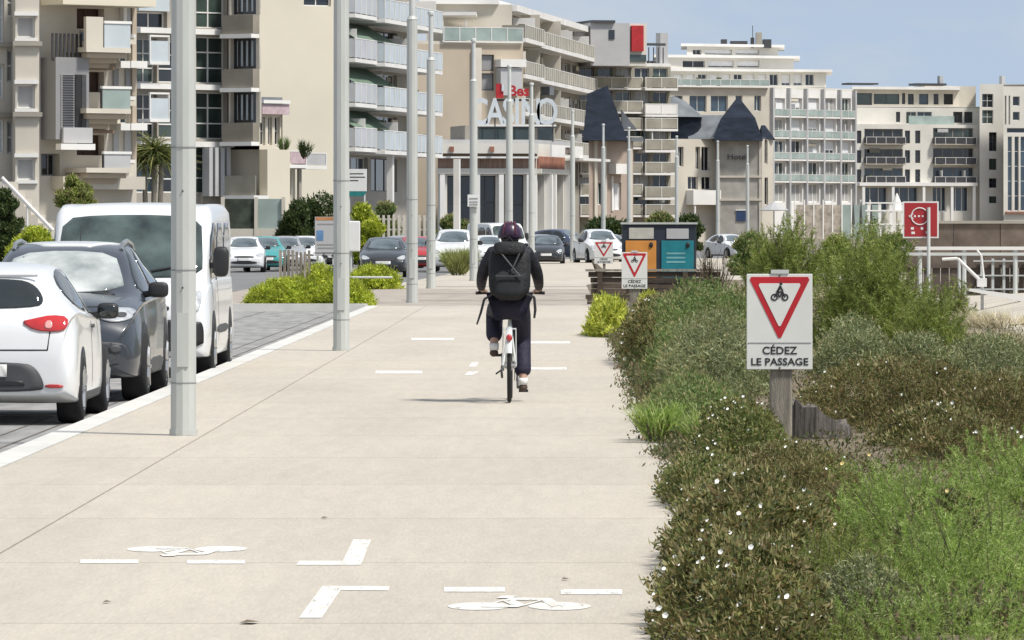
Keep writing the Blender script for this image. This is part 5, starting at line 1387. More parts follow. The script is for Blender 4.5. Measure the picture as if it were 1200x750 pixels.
MB().tube((wx(411,D),D+.1,-.1),(wx(411,D),D+.1,wz(262,D)), .04, n=6).build('post', M_galv2, t)
t = thing('banner_board', 'white banner with teal lower edge high beside the second light pole', 'sign', (wx(418,260),260,0)); D = 260.0
MB().box(wx(407,D), wx(430,D), D, D+.05, wz(224,D), wz(198,D)).build('board', M_white, t)
MB().hexa([at(407,230,D),at(426,230,D),at(430,224.2,D),at(407,224.2,D)], [Vector(at(407,230,D))+Vector((0,.05,0)),Vector(at(426,230,D))+Vector((0,.05,0)),Vector(at(430,224.2,D))+Vector((0,.05,0)),Vector(at(407,224.2,D))+Vector((0,.05,0))]).build('teal_edge', mat('teal print', (.02,.2,.2), rough=.5), t, fix=True)
b = MB()
for y, x1 in ((203,426),(207,428),(211,420)): b.box(wx(410,D), wx(x1,D), D-.006, D-.001, wz(y+1.2,D), wz(y,D))
b.build('print', M_ink, t)
for x in (409, 427): MB().tube((wx(x,D),D+.09,-.1),(wx(x,D),D+.09,wz(200,D)), .05, n=6).build('post', M_galv2, t)
# docked bicycles under the panel: simple wheels
for k, px in enumerate((380, 391)):
    D = 148.5; t = thing('docked_bicycle', ['left','right'][k]+' one of two bicycles docked under the information panel', 'bicycle', (wx(px,D),D,0)); X = wx(px,D)
    for dy in (-.5, .5):
        b = MB(); b.lathe([(.30,-.02),(.34,-.02),(.34,.02),(.30,.02),(.30,-.02)], 20, 'X', (X, D+dy, .34)); b.build('wheel', M_rub, t)
    MB().path([(X,D-.5,.34),(X,D-.32,.85),(X,D+.2,.8),(X,D,.3),(X,D+.5,.34),(X,D+.2,.8),(X,D,.3),(X,D-.35,.75)], .02, 6).build('frame', M_galv2, t)
    MB().tube((X-.28,D-.38,1.0),(X+.28,D-.38,1.0), .014, n=6).tube((X,D-.32,.85),(X,D-.38,1.0), .014, n=6).build('handlebar', M_dgrey, t)
    MB().ell((X,D+.25,.92), (.08,.13,.035), 10, 6).build('saddle', M_black, t, smooth=True)
# garden wall panels and fence behind the far cars
t = thing('garden_wall', 'low grey garden wall with dark mesh fence right of the van', 'wall', (wx(300,262),262,0)); D = 262.0
for i, (x0, x1) in enumerate(((262,299),(301,331))):
    MB().box(wx(x0,D), wx(x1,D), D, D+.25, -.3, wz(268,D)).build('wall_panel', M_cream2, t)
    MB().box(wx(x0,D)+.05, wx(x1,D)-.05, D+.08, D+.14, wz(268,D)+.002, wz(233,D)).build('fence_panel', mat('dark green mesh', (.05,.065,.045), rough=.9, var=.3, scale=2) if i == 0 else M_glg, t)
for x in (261, 300, 332): MB().box(wx(x,D)-.08, wx(x,D)+.08, D-.05, D+.3, -.3, wz(231,D)).build('pillar', M_cream2, t)
t = thing('picket_fence', 'pale garden picket fence behind the black saloon', 'fence', (wx(450,270),270,0)); D = 270.0
for i in range(12): MB().box(wx(436+i*6,D), wx(439+i*6,D), D, D+.05, -.1, wz(252,D)).build('picket', M_cream2, t)
for y in (256, 268): MB().box(wx(434,D), wx(506,D), D+.052, D+.09, wz(y+2,D), wz(y,D)).build('rail', M_cream2, t)
# ------------------------------------------------------------------ cyclist, bicycle, backpack
BX, BY = wx(597, 52.6), 52.6
def skin(name, verts, edges, radii, m, parent, sub=2, base=(0,0,0)):
    me = bpy.data.meshes.new(name); me.from_pydata([tuple(Vector(v)+Vector(base)) for v in verts], edges, []); o = bpy.data.objects.new(name, me); COL.objects.link(o)
    o.modifiers.new('skin', 'SKIN'); s = o.modifiers.new('sub', 'SUBSURF'); s.levels = sub; s.render_levels = sub
    if not me.skin_vertices: 
        bm = bmesh.new(); bm.from_mesh(me); bm.verts.layers.skin.verify(); bm.to_mesh(me); bm.free()
    for i, r_ in enumerate(radii):
        d = me.skin_vertices[0].data[i]; d.radius = r_ if isinstance(r_, tuple) else (r_, r_); d.use_root = (i == 0)
    dg = bpy.context.evaluated_depsgraph_get(); nm = bpy.data.meshes.new_from_object(o.evaluated_get(dg)); bpy.data.objects.remove(o)
    nm.name = name; nm.materials.clear(); nm.materials.append(m); nm.polygons.foreach_set('use_smooth', [True]*len(nm.polygons))
    ob = bpy.data.objects.new(name, nm); COL.objects.link(ob)
    if parent is not None: ob.parent = parent
    return ob
def chain(V, E, Rr, start, pts, rads):
    p = start
    for q, r_ in zip(pts, rads):
        V.append(q); Rr.append(r_); k = len(V)-1
        if p is not None: E.append((p, k))
        p = k
    return p
M_skin = mat('skin', (0.42, 0.26, 0.19), rough=0.5, var=0.05)
M_jack = mat('dark navy jacket', (0.009, 0.009, 0.018), rough=0.7, var=0.3, scale=1.5, bump=1.0)
M_trou = mat('dark purple trousers', (0.012, 0.01, 0.03), rough=0.75, var=0.3, scale=1.4, bump=1.0)
M_pack = mat('black backpack cloth', (0.006, 0.007, 0.009), rough=0.7, var=0.3, scale=1.6, bump=1.0)
M_helm = mat('purple black helmet', (0.035, 0.015, 0.045), rough=0.35, var=0.3, scale=16)
# body: one continuous surface
V, E, Q = [], [], []
pel = chain(V, E, Q, None, [(0,.25,1.0)], [(.13,.10)])
ch = chain(V, E, Q, pel, [(0,.29,1.12),(0,.34,1.27),(0,.39,1.40)], [(.13,.09),(.14,.095),(.15,.09)])
hd = chain(V, E, Q, ch, [(0,.42,1.475),(0,.445,1.53),(0,.46,1.59),(0,.455,1.65)], [.055,.062,.085,.07])
chain(V, E, Q, hd-1, [(0,.555,1.575)], [.018])                       # nose
for s_ in (1,-1): chain(V, E, Q, hd-1, [(s_*.085,.455,1.575)], [.02])  # ears
LEG = {1: [(.09,.27,.95),(.115,.60,.60),(.125,.42,.24),(.125,.40,.17),(.13,.50,.135),(.13,.57,.13)], -1: [(-.09,.27,.95),(-.15,.68,.83),(-.15,.44,.57),(-.15,.42,.50),(-.155,.52,.46),(-.155,.59,.455)]}
ARM = {s_: [(s_*.17,.39,1.41),(s_*.265,.50,1.2),(s_*.275,.77,1.075),(s_*.27,.83,1.06)] for s_ in (1,-1)}
for s_ in (1,-1):
    chain(V, E, Q, pel, LEG[s_], [.085,.06,.042,.038,.04,.032])
    h_ = chain(V, E, Q, ch, ARM[s_], [.05,.04,.028,(.034,.022)])
    for k in range(4):
        dx = s_*(.27+(-.03+.02*k)); L_ = (.9,1.0,.95,.8)[k]
        chain(V, E, Q, h_, [(dx,.875,1.065),(dx,.875+.035*L_,1.045),(dx,.875+.02*L_,1.015)], [.0095,.009,.008])
    chain(V, E, Q, h_, [(s_*.225,.845,1.045),(s_*.225,.875,1.02)], [.011,.009])
PER = skin('person', V, E, Q, M_skin, None); PER.location = (BX, BY, 0)
tag(PER, 'cyclist in dark clothes riding away from us, seen from behind', 'person')
V, E, Q = [], [], []
p0 = chain(V, E, Q, None, [(0,.235,.955)], [(.185,.15)])
ch = chain(V, E, Q, p0, [(0,.28,1.12),(0,.33,1.27),(0,.385,1.40),(0,.415,1.47)], [(.165,.115),(.175,.12),(.17,.115),(.075,.07)])
for s_ in (1,-1): chain(V, E, Q, ch-1, [ARM[s_][0],(s_*.235,.45,1.30),ARM[s_][1],(s_*.275,.64,1.13),(s_*.277,.775,1.075)], [.078,.066,.06,.052,.042])
skin('jacket', V, E, Q, M_jack, PER)
V, E, Q = [], [], []
p0 = chain(V, E, Q, None, [(0,.24,.96)], [(.17,.14)])
for s_ in (1,-1):
    a, kn, an = [Vector(q) for q in (LEG[s_][0], LEG[s_][1], LEG[s_][2])]
    chain(V, E, Q, p0, [(s_*.085,.26,.93), tuple(a.lerp(kn,.5)), tuple(kn), tuple(kn.lerp(an,.55)), tuple(an+Vector((0,-.0,.0)))], [.12,.105,.09,.085,.085])
skin('trousers', V, E, Q, M_trou, PER)
for s_ in (1,-1):
    an, f0, f1 = LEG[s_][3], LEG[s_][4], LEG[s_][5]
    b = MB(); b.tube((an[0],an[1],an[2]+.055), (an[0],an[1],an[2]-.01), .046, .044, 10); b.build('sock', M_white, None, smooth=True).parent = PER
    V, E, Q = [], [], []
    chain(V, E, Q, None, [(an[0],an[1]-.05,an[2]-.045),(an[0],an[1]+.03,an[2]-.035),f0,(f1[0],f1[1]+.04,f1[2]-.01)], [(.042,.036),(.046,.042),(.046,.032),(.036,.02)])
    skin('shoe', V, E, Q, mat('brown shoe', (.06,.035,.025), rough=.6), PER)
b = MB()
b.lathe([(.001,.115),(.05,.108),(.09,.075),(.112,.02),(.116,-.03),(.108,-.045),(.09,-.04)], 20, 'Z', (0,.455,1.60))
hm = b.build('helmet', M_helm, None, smooth=True); hm.parent = PER; hm.scale = (1,1,1)
b = MB()
for x in (-.06,-.02,.02,.06): b.path([(x,.455-.105,1.60),(x*.9,.455-.085,1.665),(x*.7,.455-.03,1.718)], .009, 5)
o = b.build('helmet_rib', mat('dark red rib', (.09,.015,.03), rough=.4), None); o.parent = hm
b = MB(); b.ell((0,.44,1.555), (.088,.085,.075), 14, 8); b.build('hair', M_black, None, smooth=True).parent = PER
b = MB(); b.lathe([(.08,-.035),(.095,0),(.08,.04)], 16, 'Z', (0,.40,1.47)); b.build('collar', M_jack, None, smooth=True).parent = PER

# backpack (worn, its own thing)
t = thing('backpack', 'black backpack with hanging straps on the back of the cyclist', 'backpack', (BX, BY, 1.0))
def loc(v): return (BX+v[0], BY+v[1], v[2])
def rbox(x0,x1,y0,y1,z0,z1, lean=.12):
    n_ = 8; vs = []; fs = []
    m_ = 20
    for j in range(n_+1):
        v = j/n_; z = z0+(z1-z0)*v; k = (1-abs(2*v-1)**4)**.25 if 0 < v < 1 else .45
        for i in range(m_):
            a = 2*math.pi*i/m_; ca, sa = math.cos(a), math.sin(a); ex = .55
            vs.append(loc(((x0+x1)/2+(x1-x0)/2*k*math.copysign(abs(ca)**ex,ca), (y0+y1)/2+(y1-y0)/2*k*math.copysign(abs(sa)**ex,sa)+lean*v, z)))
    for j in range(n_):
        for i in range(m_): fs.append((j*m_+i, j*m_+(i+1) % m_, (j+1)*m_+(i+1) % m_, (j+1)*m_+i))
    fs += [tuple(range(m_))[::-1], tuple(range(n_*m_, (n_+1)*m_))]
    return MB().add(vs, fs)
rbox(-.2,.2,-.05,.18,.97,1.50).build('main_bag', M_pack, t, smooth=True)
rbox(-.14,.14,-.11,-.02,1.0,1.25,.05).build('front_pocket', mat('dark grey cloth', (.009,.011,.013), rough=.8, var=.2, scale=14), t, smooth=True)
rbox(-.15,.15,-.06,.1,1.40,1.53,.03).build('top_flap', M_pack, t, smooth=True)
for pts in ([(-.12,-.02,1.47),(.1,-.09,1.2)], [(.12,-.02,1.47),(.02,-.09,1.25)], [(-.13,-.095,1.2),(.13,-.095,1.2)]):
    MB().path([loc(q) for q in pts], .008, 5).build('webbing_strap', M_dgrey, t)
MB().path([loc(q) for q in ((-.16,.02,1.03),(-.24,.05,.98),(-.27,.05,.86),(-.31,.05,.74))], [.009,.012,.012,.008], 6).build('loose_strap', M_black, t)
MB().path([loc(q) for q in ((.16,.02,1.03),(.235,.05,1.0),(.245,.05,.88),(.235,.05,.80))], [.009,.013,.014,.01], 6).build('loose_strap', M_black, t)
MB().path([loc(q) for q in ((-.03,.03,1.53),(0,.02,1.57),(.03,.03,1.53))], .008, 5).build('grab_handle', M_black, t)

t = thing('bicycle', 'white city bicycle ridden by the cyclist on the promenade', 'bicycle', (BX, BY, 0))
P_bike = mat('white bicycle paint', (.66,.68,.66), rough=.3, var=.05, coat=.5)
for nm, y in (('rear', 0.0), ('front', 1.06)):
    b = MB(); b.lathe([(.325,-.018),(.338,-.02),(.35,0),(.338,.02),(.325,.018),(.325,-.018)], 36, 'X', loc((0,y,.35))); wh = b.build('wheel', M_rub, t, smooth=True)
    b = MB(); b.lathe([(.305,-.012),(.325,-.014),(.325,.014),(.305,.012),(.305,-.012)], 36, 'X', loc((0,y,.35))); b.build('rim', M_alloy, wh)
    b = MB()
    for k in range(18):
        a = 2*math.pi*k/18; b.tube(loc((.02*(-1)**k,y,.35)), loc((0,y+.31*math.cos(a),.35+.31*math.sin(a))), .0016, n=3)
    b.build('spoke', M_steel, wh); MB().tube(loc((-.05,y,.35)), loc((.05,y,.35)), .022, n=10).build('hub', M_steel, wh)
    b = MB(); n_ = 14; vs = []; fs = []
    for i in range(n_+1):
        a = math.radians(20+ (160 if nm == 'rear' else 110)*i/n_) if nm == 'rear' else math.radians(60+110*i/n_)
        for x, r_ in ((-.028,.362),(-.014,.374),(.014,.374),(.028,.362)): vs.append(loc((x, y-math.cos(a)*r_*(1 if nm == 'rear' else 1), .35+math.sin(a)*r_)))
    for i in range(n_):
        for j in range(3): fs.append((i*4+j, i*4+j+1, (i+1)*4+j+1, (i+1)*4+j))
    b.add(vs, fs).build('mudguard', P_bike, t, smooth=True)
fr_ = MB()
for a, c, r_ in (((0,.46,.29),(0,.28,.86),.018),((0,.46,.29),(0,.86,.62),.022),((0,.32,.80),(0,.84,.84),.019),((0,.88,.58),(0,.82,.92),.02),((.0,.88,.58),(.055,1.06,.35),.014),((0,.88,.58),(-.055,1.06,.35),.014),
                 ((.0,.46,.29),(.06,0,.35),.011),((0,.46,.29),(-.06,0,.35),.011),((0,.30,.82),(.06,0,.35),.01),((0,.30,.82),(-.06,0,.35),.01)): fr_.tube(loc(a), loc(c), r_, n=8)
fr_.build('frame', P_bike, t, smooth=False)
b = MB(); b.tube(loc((0,.28,.86)), loc((0,.265,.93)), .013, n=8); b.build('seat_post', M_steel, t)
b = MB(); b.ell(loc((0,.24,.945)), (.085,.08,.035), 14, 8); b.ell(loc((0,.36,.945)), (.035,.13,.025), 12, 6); b.build('saddle', M_black, t, smooth=True)
b = MB(); b.path([loc(q) for q in ((0,.82,.92),(0,.86,1.02))], .014, 8); b.build('stem', M_steel, t)
MB().path([loc(q) for q in ((-.31,.84,1.03),(-.2,.88,1.035),(0,.88,1.02),(.2,.88,1.035),(.31,.84,1.03))], .0115, 8).build('handlebar', M_steel, t)
for s_ in (1,-1): MB().tube(loc((s_*.33,.835,1.03)), loc((s_*.22,.872,1.035)), .017, n=8).build('grip', M_black, t)
MB().lathe([(.075,-.003),(.095,-.003),(.095,.003),(.075,.003),(.075,-.003)], 24, 'X', loc((.045,.46,.29))).build('chainring', M_dgrey, t)
for s_, z in ((1,.12),(-1,.46)):
    MB().tube(loc((s_*.065,.46,.29)), loc((s_*.075,.46,z)), .012, n=6).build('crank', M_steel, t); MB().box(*[v for v in (BX+s_*.13-.045, BX+s_*.13+.045, BY+.42, BY+.52)], z-.012-.02, z+.012-.02).build('pedal', M_black, t)
b = MB(); b.path([loc(q) for q in ((-.06,.0,.70),(-.06,.36,.70))], .007, 6); b.path([loc(q) for q in ((.06,.0,.70),(.06,.36,.70))], .007, 6)
b.tube(loc((-.06,0,.70)), loc((.06,0,.70)), .007, n=6); b.tube(loc((-.06,0,.70)), loc((-.065,0,.35)), .006, n=6); b.tube(loc((.06,0,.70)), loc((.065,0,.35)), .006, n=6); b.build('luggage_rack', P_bike, t)
MB().ell(loc((0,-.30,.62)), (.03,.02,.035), 10, 6).build('rear_lamp', M_rlight, t, smooth=True)
MB().path([loc(q) for q in ((-.07,.02,.35),(-.075,-.03,.30),(-.07,.05,.24))], .012, 6).build('derailleur', M_dgrey, t)
MB().path([loc(q) for q in ((-.06,.1,.32),(-.13,.08,.27))], .008, 6).build('kickstand', M_black, t)

# ------------------------------------------------------------------ foliage kit
def unit(a): return a/np.maximum(np.linalg.norm(a, axis=1, keepdims=True), 1e-9)
def leaves_mesh(name, C, Dn, Ln, Wd, m, parent):
    """diamond leaves: centre, direction, length, width."""
    n = len(C); Dn = unit(Dn); sd = unit(np.cross(Dn, unit(nr.normal(size=(n,3))))); up = np.cross(sd, Dn)
    Ln = Ln[:,None]; Wd = Wd[:,None]
    V = np.stack([C-Dn*Ln*.5, C+sd*Wd*.5+up*Wd*.12, C+Dn*Ln*.5, C-sd*Wd*.5+up*Wd*.12], 1).reshape(-1,3)
    return npmesh(name, V, np.arange(4*n).reshape(-1,4), m, parent)
def blades_mesh(name, B, Dn, Ln, Wd, bend, m, parent, seg=3):
    """narrow ribbons from a base point, bending over under their own weight."""
    n = len(B); Dn = unit(Dn); sd = unit(np.cross(Dn, unit(nr.normal(size=(n,3))))); out_ = unit(Dn*np.array([1,1,.15]))
    P = []; 
    for k in range(seg+1):
        u = k/seg; c = B + Dn*(Ln*u)[:,None] + out_*(bend*Ln*u*u*.5)[:,None] - np.array([0,0,1.])*(bend*Ln*u*u*.55)[:,None]
        w = (Wd*(1-u*.93))[:,None]*.5
        P += [c-sd*w, c+sd*w]
    V = np.stack(P, 1).reshape(-1,3); k = 2*(seg+1)
    base = (np.arange(n)*k)[:,None]
    Fq = np.concatenate([base+np.array([[2*j,2*j+1,2*j+3,2*j+2]]) for j in range(seg)], 1).reshape(-1,4)
    return npmesh(name, V, Fq, m, parent)
def clump_pts(cx, cy, z0, rx, ry, rz, nclump, per, cr, fill=.35):
    """points on small clumps spread over (and through) a mound; returns points and outward directions."""
    d = unit(nr.normal(size=(nclump,3))); d[:,2] = np.abs(d[:,2])
    rad = np.where(nr.random(nclump) < fill, nr.uniform(.2,.8,nclump), nr.uniform(.82,1.06,nclump))[:,None]
    cc = np.array([cx,cy,z0]) + d*rad*np.array([rx,ry,rz])
    k = nclump*per; idx = np.repeat(np.arange(nclump), per)
    e = unit(nr.normal(size=(k,3))); r_ = (nr.uniform(.25,1,k)**.5*cr*nr.uniform(.6,1.3,nclump)[idx])[:,None]
    P = cc[idx] + e*r_*np.array([1,1,.8]); N_ = unit(e*.7 + d[idx]*.8 + np.array([0,0,.35]))
    keep = P[:,2] > .004
    return P[keep], N_[keep]
def shrub(name, label, px, D, rx, ry, ztop, m, leaf=(.03,.012), nclump=220, per=50, cr=.09, flowers=0, fm=None, z0=0.0, group='planting beside the promenade', twigs=14, cat='shrub', bias=.4, fsize=.02, fill=.35, shoots=.22, tipm=None):
    X = wx(px, D); t = thing(name, label, cat, (X, D, z0), group)
    P, N_ = clump_pts(X, D, z0, rx-cr*.6, ry-cr*.6, (ztop-z0)-cr*.6, nclump, per, cr, fill)
    n = len(P); dr = unit(N_*bias + nr.normal(size=(n,3))*.55)
    leaves_mesh('foliage', P, dr, nr.uniform(.45,1.5,n)*leaf[0], nr.uniform(.6,1.4,n)*leaf[1], m, t)['kind'] = 'stuff'
    # highlight tips standing proud, their lighter colour painting highlights onto the clumps
    k_ = np.linalg.norm((P-np.array([X,D,z0]))/np.array([rx,ry,ztop-z0]), axis=1) > .86
    Pk = P[k_]; Nk = N_[k_]; j_ = nr.permutation(len(Pk))[:int(len(Pk)*shoots)]; Pk = Pk[j_]; Nk = Nk[j_]
    if len(Pk): leaves_mesh('highlight_tips', Pk+Nk*leaf[0]*.6, unit(Nk+nr.normal(size=Pk.shape)*.35+np.array([0,0,.5])), nr.uniform(.7,1.7,len(Pk))*leaf[0], nr.uniform(.5,.9,len(Pk))*leaf[1], tipm or (m if m in (ML_hedge, ML_yel, ML_dark) else ML_tip), t)['kind'] = 'stuff'
    b = MB()
    for i in range(twigs):
        a = rng.uniform(0,6.28); q = rng.uniform(.3,.85); h = (ztop-z0)*rng.uniform(.5,.85)
        b.path([(X+rng.uniform(-.05,.05),D+rng.uniform(-.1,.1),z0-.03),(X+rx*q*.5*math.cos(a),D+ry*q*.5*math.sin(a),z0+h*.55),(X+rx*q*math.cos(a),D+ry*q*math.sin(a),z0+h)], [.006,.004,.002], 4)
    o = b.build('stems', M_twig, t); o['kind'] = 'stuff'
    if flowers:
        d = unit(nr.normal(size=(flowers*3,3))); d[:,2] = np.abs(d[:,2])
        sel = d[(d[:,1] < .5)][:flowers]
        C = np.array([X,D,z0]) + sel*np.array([rx,ry,ztop-z0])*nr.uniform(.92,1.04,(len(sel),1))
        C = C[C[:,2] > .05]; sel = sel[:len(C)]
        vs = []; fs = []
        for c_ in C:
            nn = Vector((rng.uniform(-.5,.5), -1.0, rng.uniform(.1,1.0))).normalized(); a = nn.orthogonal().normalized(); bb = nn.cross(a); r_ = fsize*rng.uniform(.45,1.2); sq = rng.uniform(.45,1.0); o_ = len(vs)
            vs.append(tuple(Vector(c_)+nn*-.2*r_)); m_ = 10
            for i in range(m_):
                th = 2*math.pi*i/m_; rr2 = r_*(1.0 if i % 2 == 0 else .86); vs.append(tuple(Vector(c_)+a*(rr2*math.cos(th))+bb*(rr2*sq*math.sin(th))+nn*.25*r_))
            for i in range(m_): fs.append((o_, o_+1+i, o_+1+(i+1) % m_))
        o = MB().add(vs, fs).build('blossoms', fm or M_petal, t); o['kind'] = 'stuff'
    return t
def broom(name, label, px, D, rx, ry, ztop, m, n=6000, L_=(.25,.5), w_=.006, bend=.35, z0=0.0, group='planting beside the promenade', stems=26, cat='shrub', spread=.35, low=.05, chaos=.36):
    """upright feathery shrub: many fine green switches growing off leaning stems."""
    X = wx(px, D); t = thing(name, label, cat, (X, D, z0), group); H = ztop-z0
    th = nr.uniform(0,2*np.pi,stems); q = nr.uniform(.1,1,stems)**.6
    foot = np.stack([X+.35*rx*q*np.cos(th), D+.35*ry*q*np.sin(th), np.full(stems,z0-.02)],1)
    hk = H*nr.uniform(.55,.8,stems)*(1-.25*q)
    top = np.stack([X+rx*q*np.cos(th), D+ry*q*np.sin(th), z0+hk],1)
    i = nr.integers(0,stems,n); u = nr.uniform(low,1,n)**.8
    B = foot[i]*(1-u)[:,None]+top[i]*u[:,None] + nr.normal(size=(n,3))*np.array([.05,.05,.03])*min(1,rx*1.6)
    B[:,2] = np.maximum(B[:,2], z0)
    dr = unit((top-foot)[i]/H*spread*1.5 + nr.normal(size=(n,3))*np.array([chaos,chaos,chaos*.5]) + np.array([0,0,1.]))
    Ln = nr.uniform(L_[0],L_[1],n)*np.minimum(1.0, (H*1.02-(B[:,2]-z0))/(L_[1]*.8)).clip(.3,1)
    blades_mesh('foliage', B, dr, Ln, nr.uniform(.7,1.3,n)*w_, nr.uniform(.2,1,n)*bend, m, t)['kind'] = 'stuff'
    b = MB()
    for k in range(stems): b.path([tuple(foot[k]), tuple((foot[k]+top[k])/2+np.array([0,0,.03])), tuple(top[k])], [.012,.008,.003], 4)
    o = b.build('stems', M_twig, t); o['kind'] = 'stuff'
    return t

def plume(name, label, px, D, rx, ry, ztop, m, axes=300, needles=85, L_=(.18,.34), nl=.035, nw=.0032, lean=.8, z0=0.0, group='planting beside the promenade', cat='shrub', droop=.35, core=.45):
    """feathery shrub: arching shoots all round the plant, each set with fine needles."""
    X = wx(px, D); t = thing(name, label, cat, (X, D, z0), group); H = ztop-z0
    d = unit(nr.normal(size=(axes,3))); d[:,2] = np.abs(d[:,2])*.9+.1; d = unit(d)
    Ln = nr.uniform(L_[0],L_[1],axes)
    tipr = nr.uniform(.55,1.04,axes)[:,None]
    ext = np.array([rx,ry,H]); tip = np.array([X,D,z0]) + d*tipr*ext
    ax = unit(d*lean + np.array([0,0,.75]) + nr.normal(size=(axes,3))*.28)
    foot = tip - ax*Ln[:,None]; foot[:,2] = np.maximum(foot[:,2], z0-.02)
    u = nr.random((axes,needles))**.8
    sag = np.stack([ax[:,0],ax[:,1],np.full(axes,-.9)],1)*droop
    B = foot[:,None,:]*(1-u)[:,:,None] + tip[:,None,:]*u[:,:,None] + sag[:,None,:]*(Ln[:,None]*u*u*.35)[:,:,None]
    rad = nr.normal(size=(axes,needles,3)); rad = rad/np.linalg.norm(rad,axis=2,keepdims=True)
    dr = (rad*.75 + ax[:,None,:]*.8).reshape(-1,3); B = B.reshape(-1,3); n = len(B)
    ln = nr.uniform(.6,1.3,n)*nl*(1.15-.6*u.ravel())
    blades_mesh('foliage', B, dr, ln, nr.uniform(.7,1.3,n)*nw, np.full(n,.25), m, t, seg=1)['kind'] = 'stuff'
    b = MB(); k = min(axes,160)
    for i in range(k): b.tube(tuple(foot[i]), tuple(tip[i]), .0035*max(1,D/40), .001*max(1,D/40), 3, cap=False)
    for i in range(18):
        j = rng.randrange(axes); b.path([(X+rng.uniform(-.1,.1)*rx,D+rng.uniform(-.2,.2)*ry,z0-.02), tuple(foot[j])], [.008,.004], 4)
    o = b.build('stems', M_twig, t); o['kind'] = 'stuff'
    return t
M_twig = mat('twig bark', (0.1, 0.075, 0.05), rough=0.9, scale=8)
M_petal = mat('white petals', (0.8, 0.8, 0.76), rough=0.6, var=.03)
M_yel = mat('cream yellow petals', (0.75, 0.6, 0.25), rough=0.6, var=.1)
ML_cis = leafmat('rockrose leaves', [(.022,.03,.008),(.05,.065,.016),(.09,.1,.025),(.105,.09,.03),(.15,.105,.045),(.15,.155,.05)])
ML_cisg = leafmat('greener rockrose leaves', [(.03,.045,.01),(.06,.085,.018),(.11,.13,.03),(.16,.13,.05)])
ML_cisb = leafmat('brownish rockrose leaves', [(.04,.042,.014),(.075,.075,.022),(.10,.08,.03),(.16,.11,.05),(.1,.11,.03),(.06,.075,.02)])
ML_grey = leafmat('grey green leaves', [(.06,.08,.03),(.11,.135,.055),(.17,.19,.09),(.25,.26,.15)])
ML_mid = leafmat('mid green leaves', [(.045,.075,.02),(.08,.125,.03),(.12,.17,.05),(.18,.21,.09)])
ML_broom = leafmat('broom switches', [(.05,.08,.014),(.11,.15,.026),(.18,.22,.045),(.28,.29,.1)])
ML_fine = leafmat('fine bright green', [(.08,.14,.02),(.15,.23,.04),(.23,.31,.07),(.36,.4,.17)])
ML_yel = leafmat('yellow green leaves', [(.14,.18,.02),(.25,.29,.03),(.36,.38,.05),(.46,.46,.10)])
ML_hedge = leafmat('lime hedge leaves', [(.09,.13,.012),(.2,.25,.02),(.32,.36,.03),(.42,.44,.07)])
ML_dark = leafmat('dark evergreen leaves', [(.015,.028,.01),(.03,.05,.015),(.05,.075,.02),(.08,.1,.03)])
ML_tip = leafmat('highlight tips', [(.1,.12,.035),(.17,.18,.06),(.24,.22,.1),(.3,.24,.13)])  # paler greens, highlight colour for the outermost leaves
ML_dry = leafmat('dry grass', [(.3,.26,.17),(.42,.37,.26),(.52,.47,.35),(.25,.24,.12)])

# ---- planting strip on the right
RK = dict(fsize=.0125)
shrub('rockrose', 'dark rockrose with white flowers at the very bottom of the path edge', 868, 22.6, .38, 2.2, .40, ML_cis, (.03,.013), 620, 60, .065, 46, fill=.5, **RK)
shrub('rockrose', 'dark rockrose mound with white flowers right of the painted bicycle', 880, 27.0, .44, 2.6, .47, ML_cis, (.032,.013), 760, 60, .07, 60, fill=.45, **RK)
shrub('rockrose', 'brown tipped rockrose between the front mound and the stump', 930, 31.5, .46, 2.6, .44, ML_cisb, (.03,.009), 520, 55, .07, 16, **RK)
plume('feathery_shrub', 'fine bright green feathery shrub filling the front right corner', 1135, 23.8, .52, 1.3, .55, ML_fine, 700, 85, (.18,.34), .036, .0032)
plume('feathery_shrub', 'olive feathery shrub right of the bottom rockrose', 990, 23.6, .34, 1.5, .42, ML_broom, 440, 85, (.16,.3), .034, .0032)
plume('feathery_shrub', 'bright feathery shrub behind the corner one', 1075, 27.5, .56, 1.4, .56, ML_fine, 700, 85, (.2,.36), .038, .0035)
plume('feathery_shrub', 'olive feathery shrub between the bright one and the flowering mound', 1010, 31.0, .46, 1.5, .42, ML_fine, 480, 80, (.18,.32), .036, .0038)
plume('feathery_shrub', 'yellowish feathery shrub at the right edge above the corner', 1180, 30.5, .48, 1.5, .60, ML_fine, 560, 80, (.2,.36), .038, .0038)
plume('feathery_shrub', 'low feathery growth along the bottom right edge', 1120, 21.3, .62, .9, .36, ML_fine, 420, 80, (.14,.26), .03, .003)
plume('feathery_shrub', 'low olive feathery growth at the bottom beside the rockrose', 960, 21.2, .32, .8, .28, ML_broom, 150, 80, (.12,.22), .028, .003)
shrub('shrub', 'pale grey leaved twigs among the feathery shrubs at the bottom', 1010, 22.4, .26, .6, .34, ML_grey, (.022,.007), 160, 40, .05, 0, twigs=40)
shrub('rockrose', 'dark leafy patch inside the feathery shrubs at the right', 1110, 26.0, .30, .8, .42, ML_cisg, (.026,.010), 200, 45, .06, 5, fm=M_yel, fsize=.013, twigs=30)
shrub('rockrose', 'sparse cream flowered twigs above the feathery shrubs', 1040, 29.3, .5, .8, .50, ML_cisb, (.02,.006), 120, 30, .06, 10, fm=M_yel, fsize=.014, twigs=40)
shrub('rockrose', 'wide brown rockrose mound dotted with white flowers right of the nearest sign', 1052, 43.4, .95, 2.2, .66, ML_cisb, (.034,.011), 800, 60, .085, 40, **RK)
shrub('rockrose', 'flowering rockrose between the feathery shrubs and the wide mound', 1135, 36.3, .52, 1.4, .42, ML_cisb, (.032,.011), 420, 55, .08, 16, **RK)
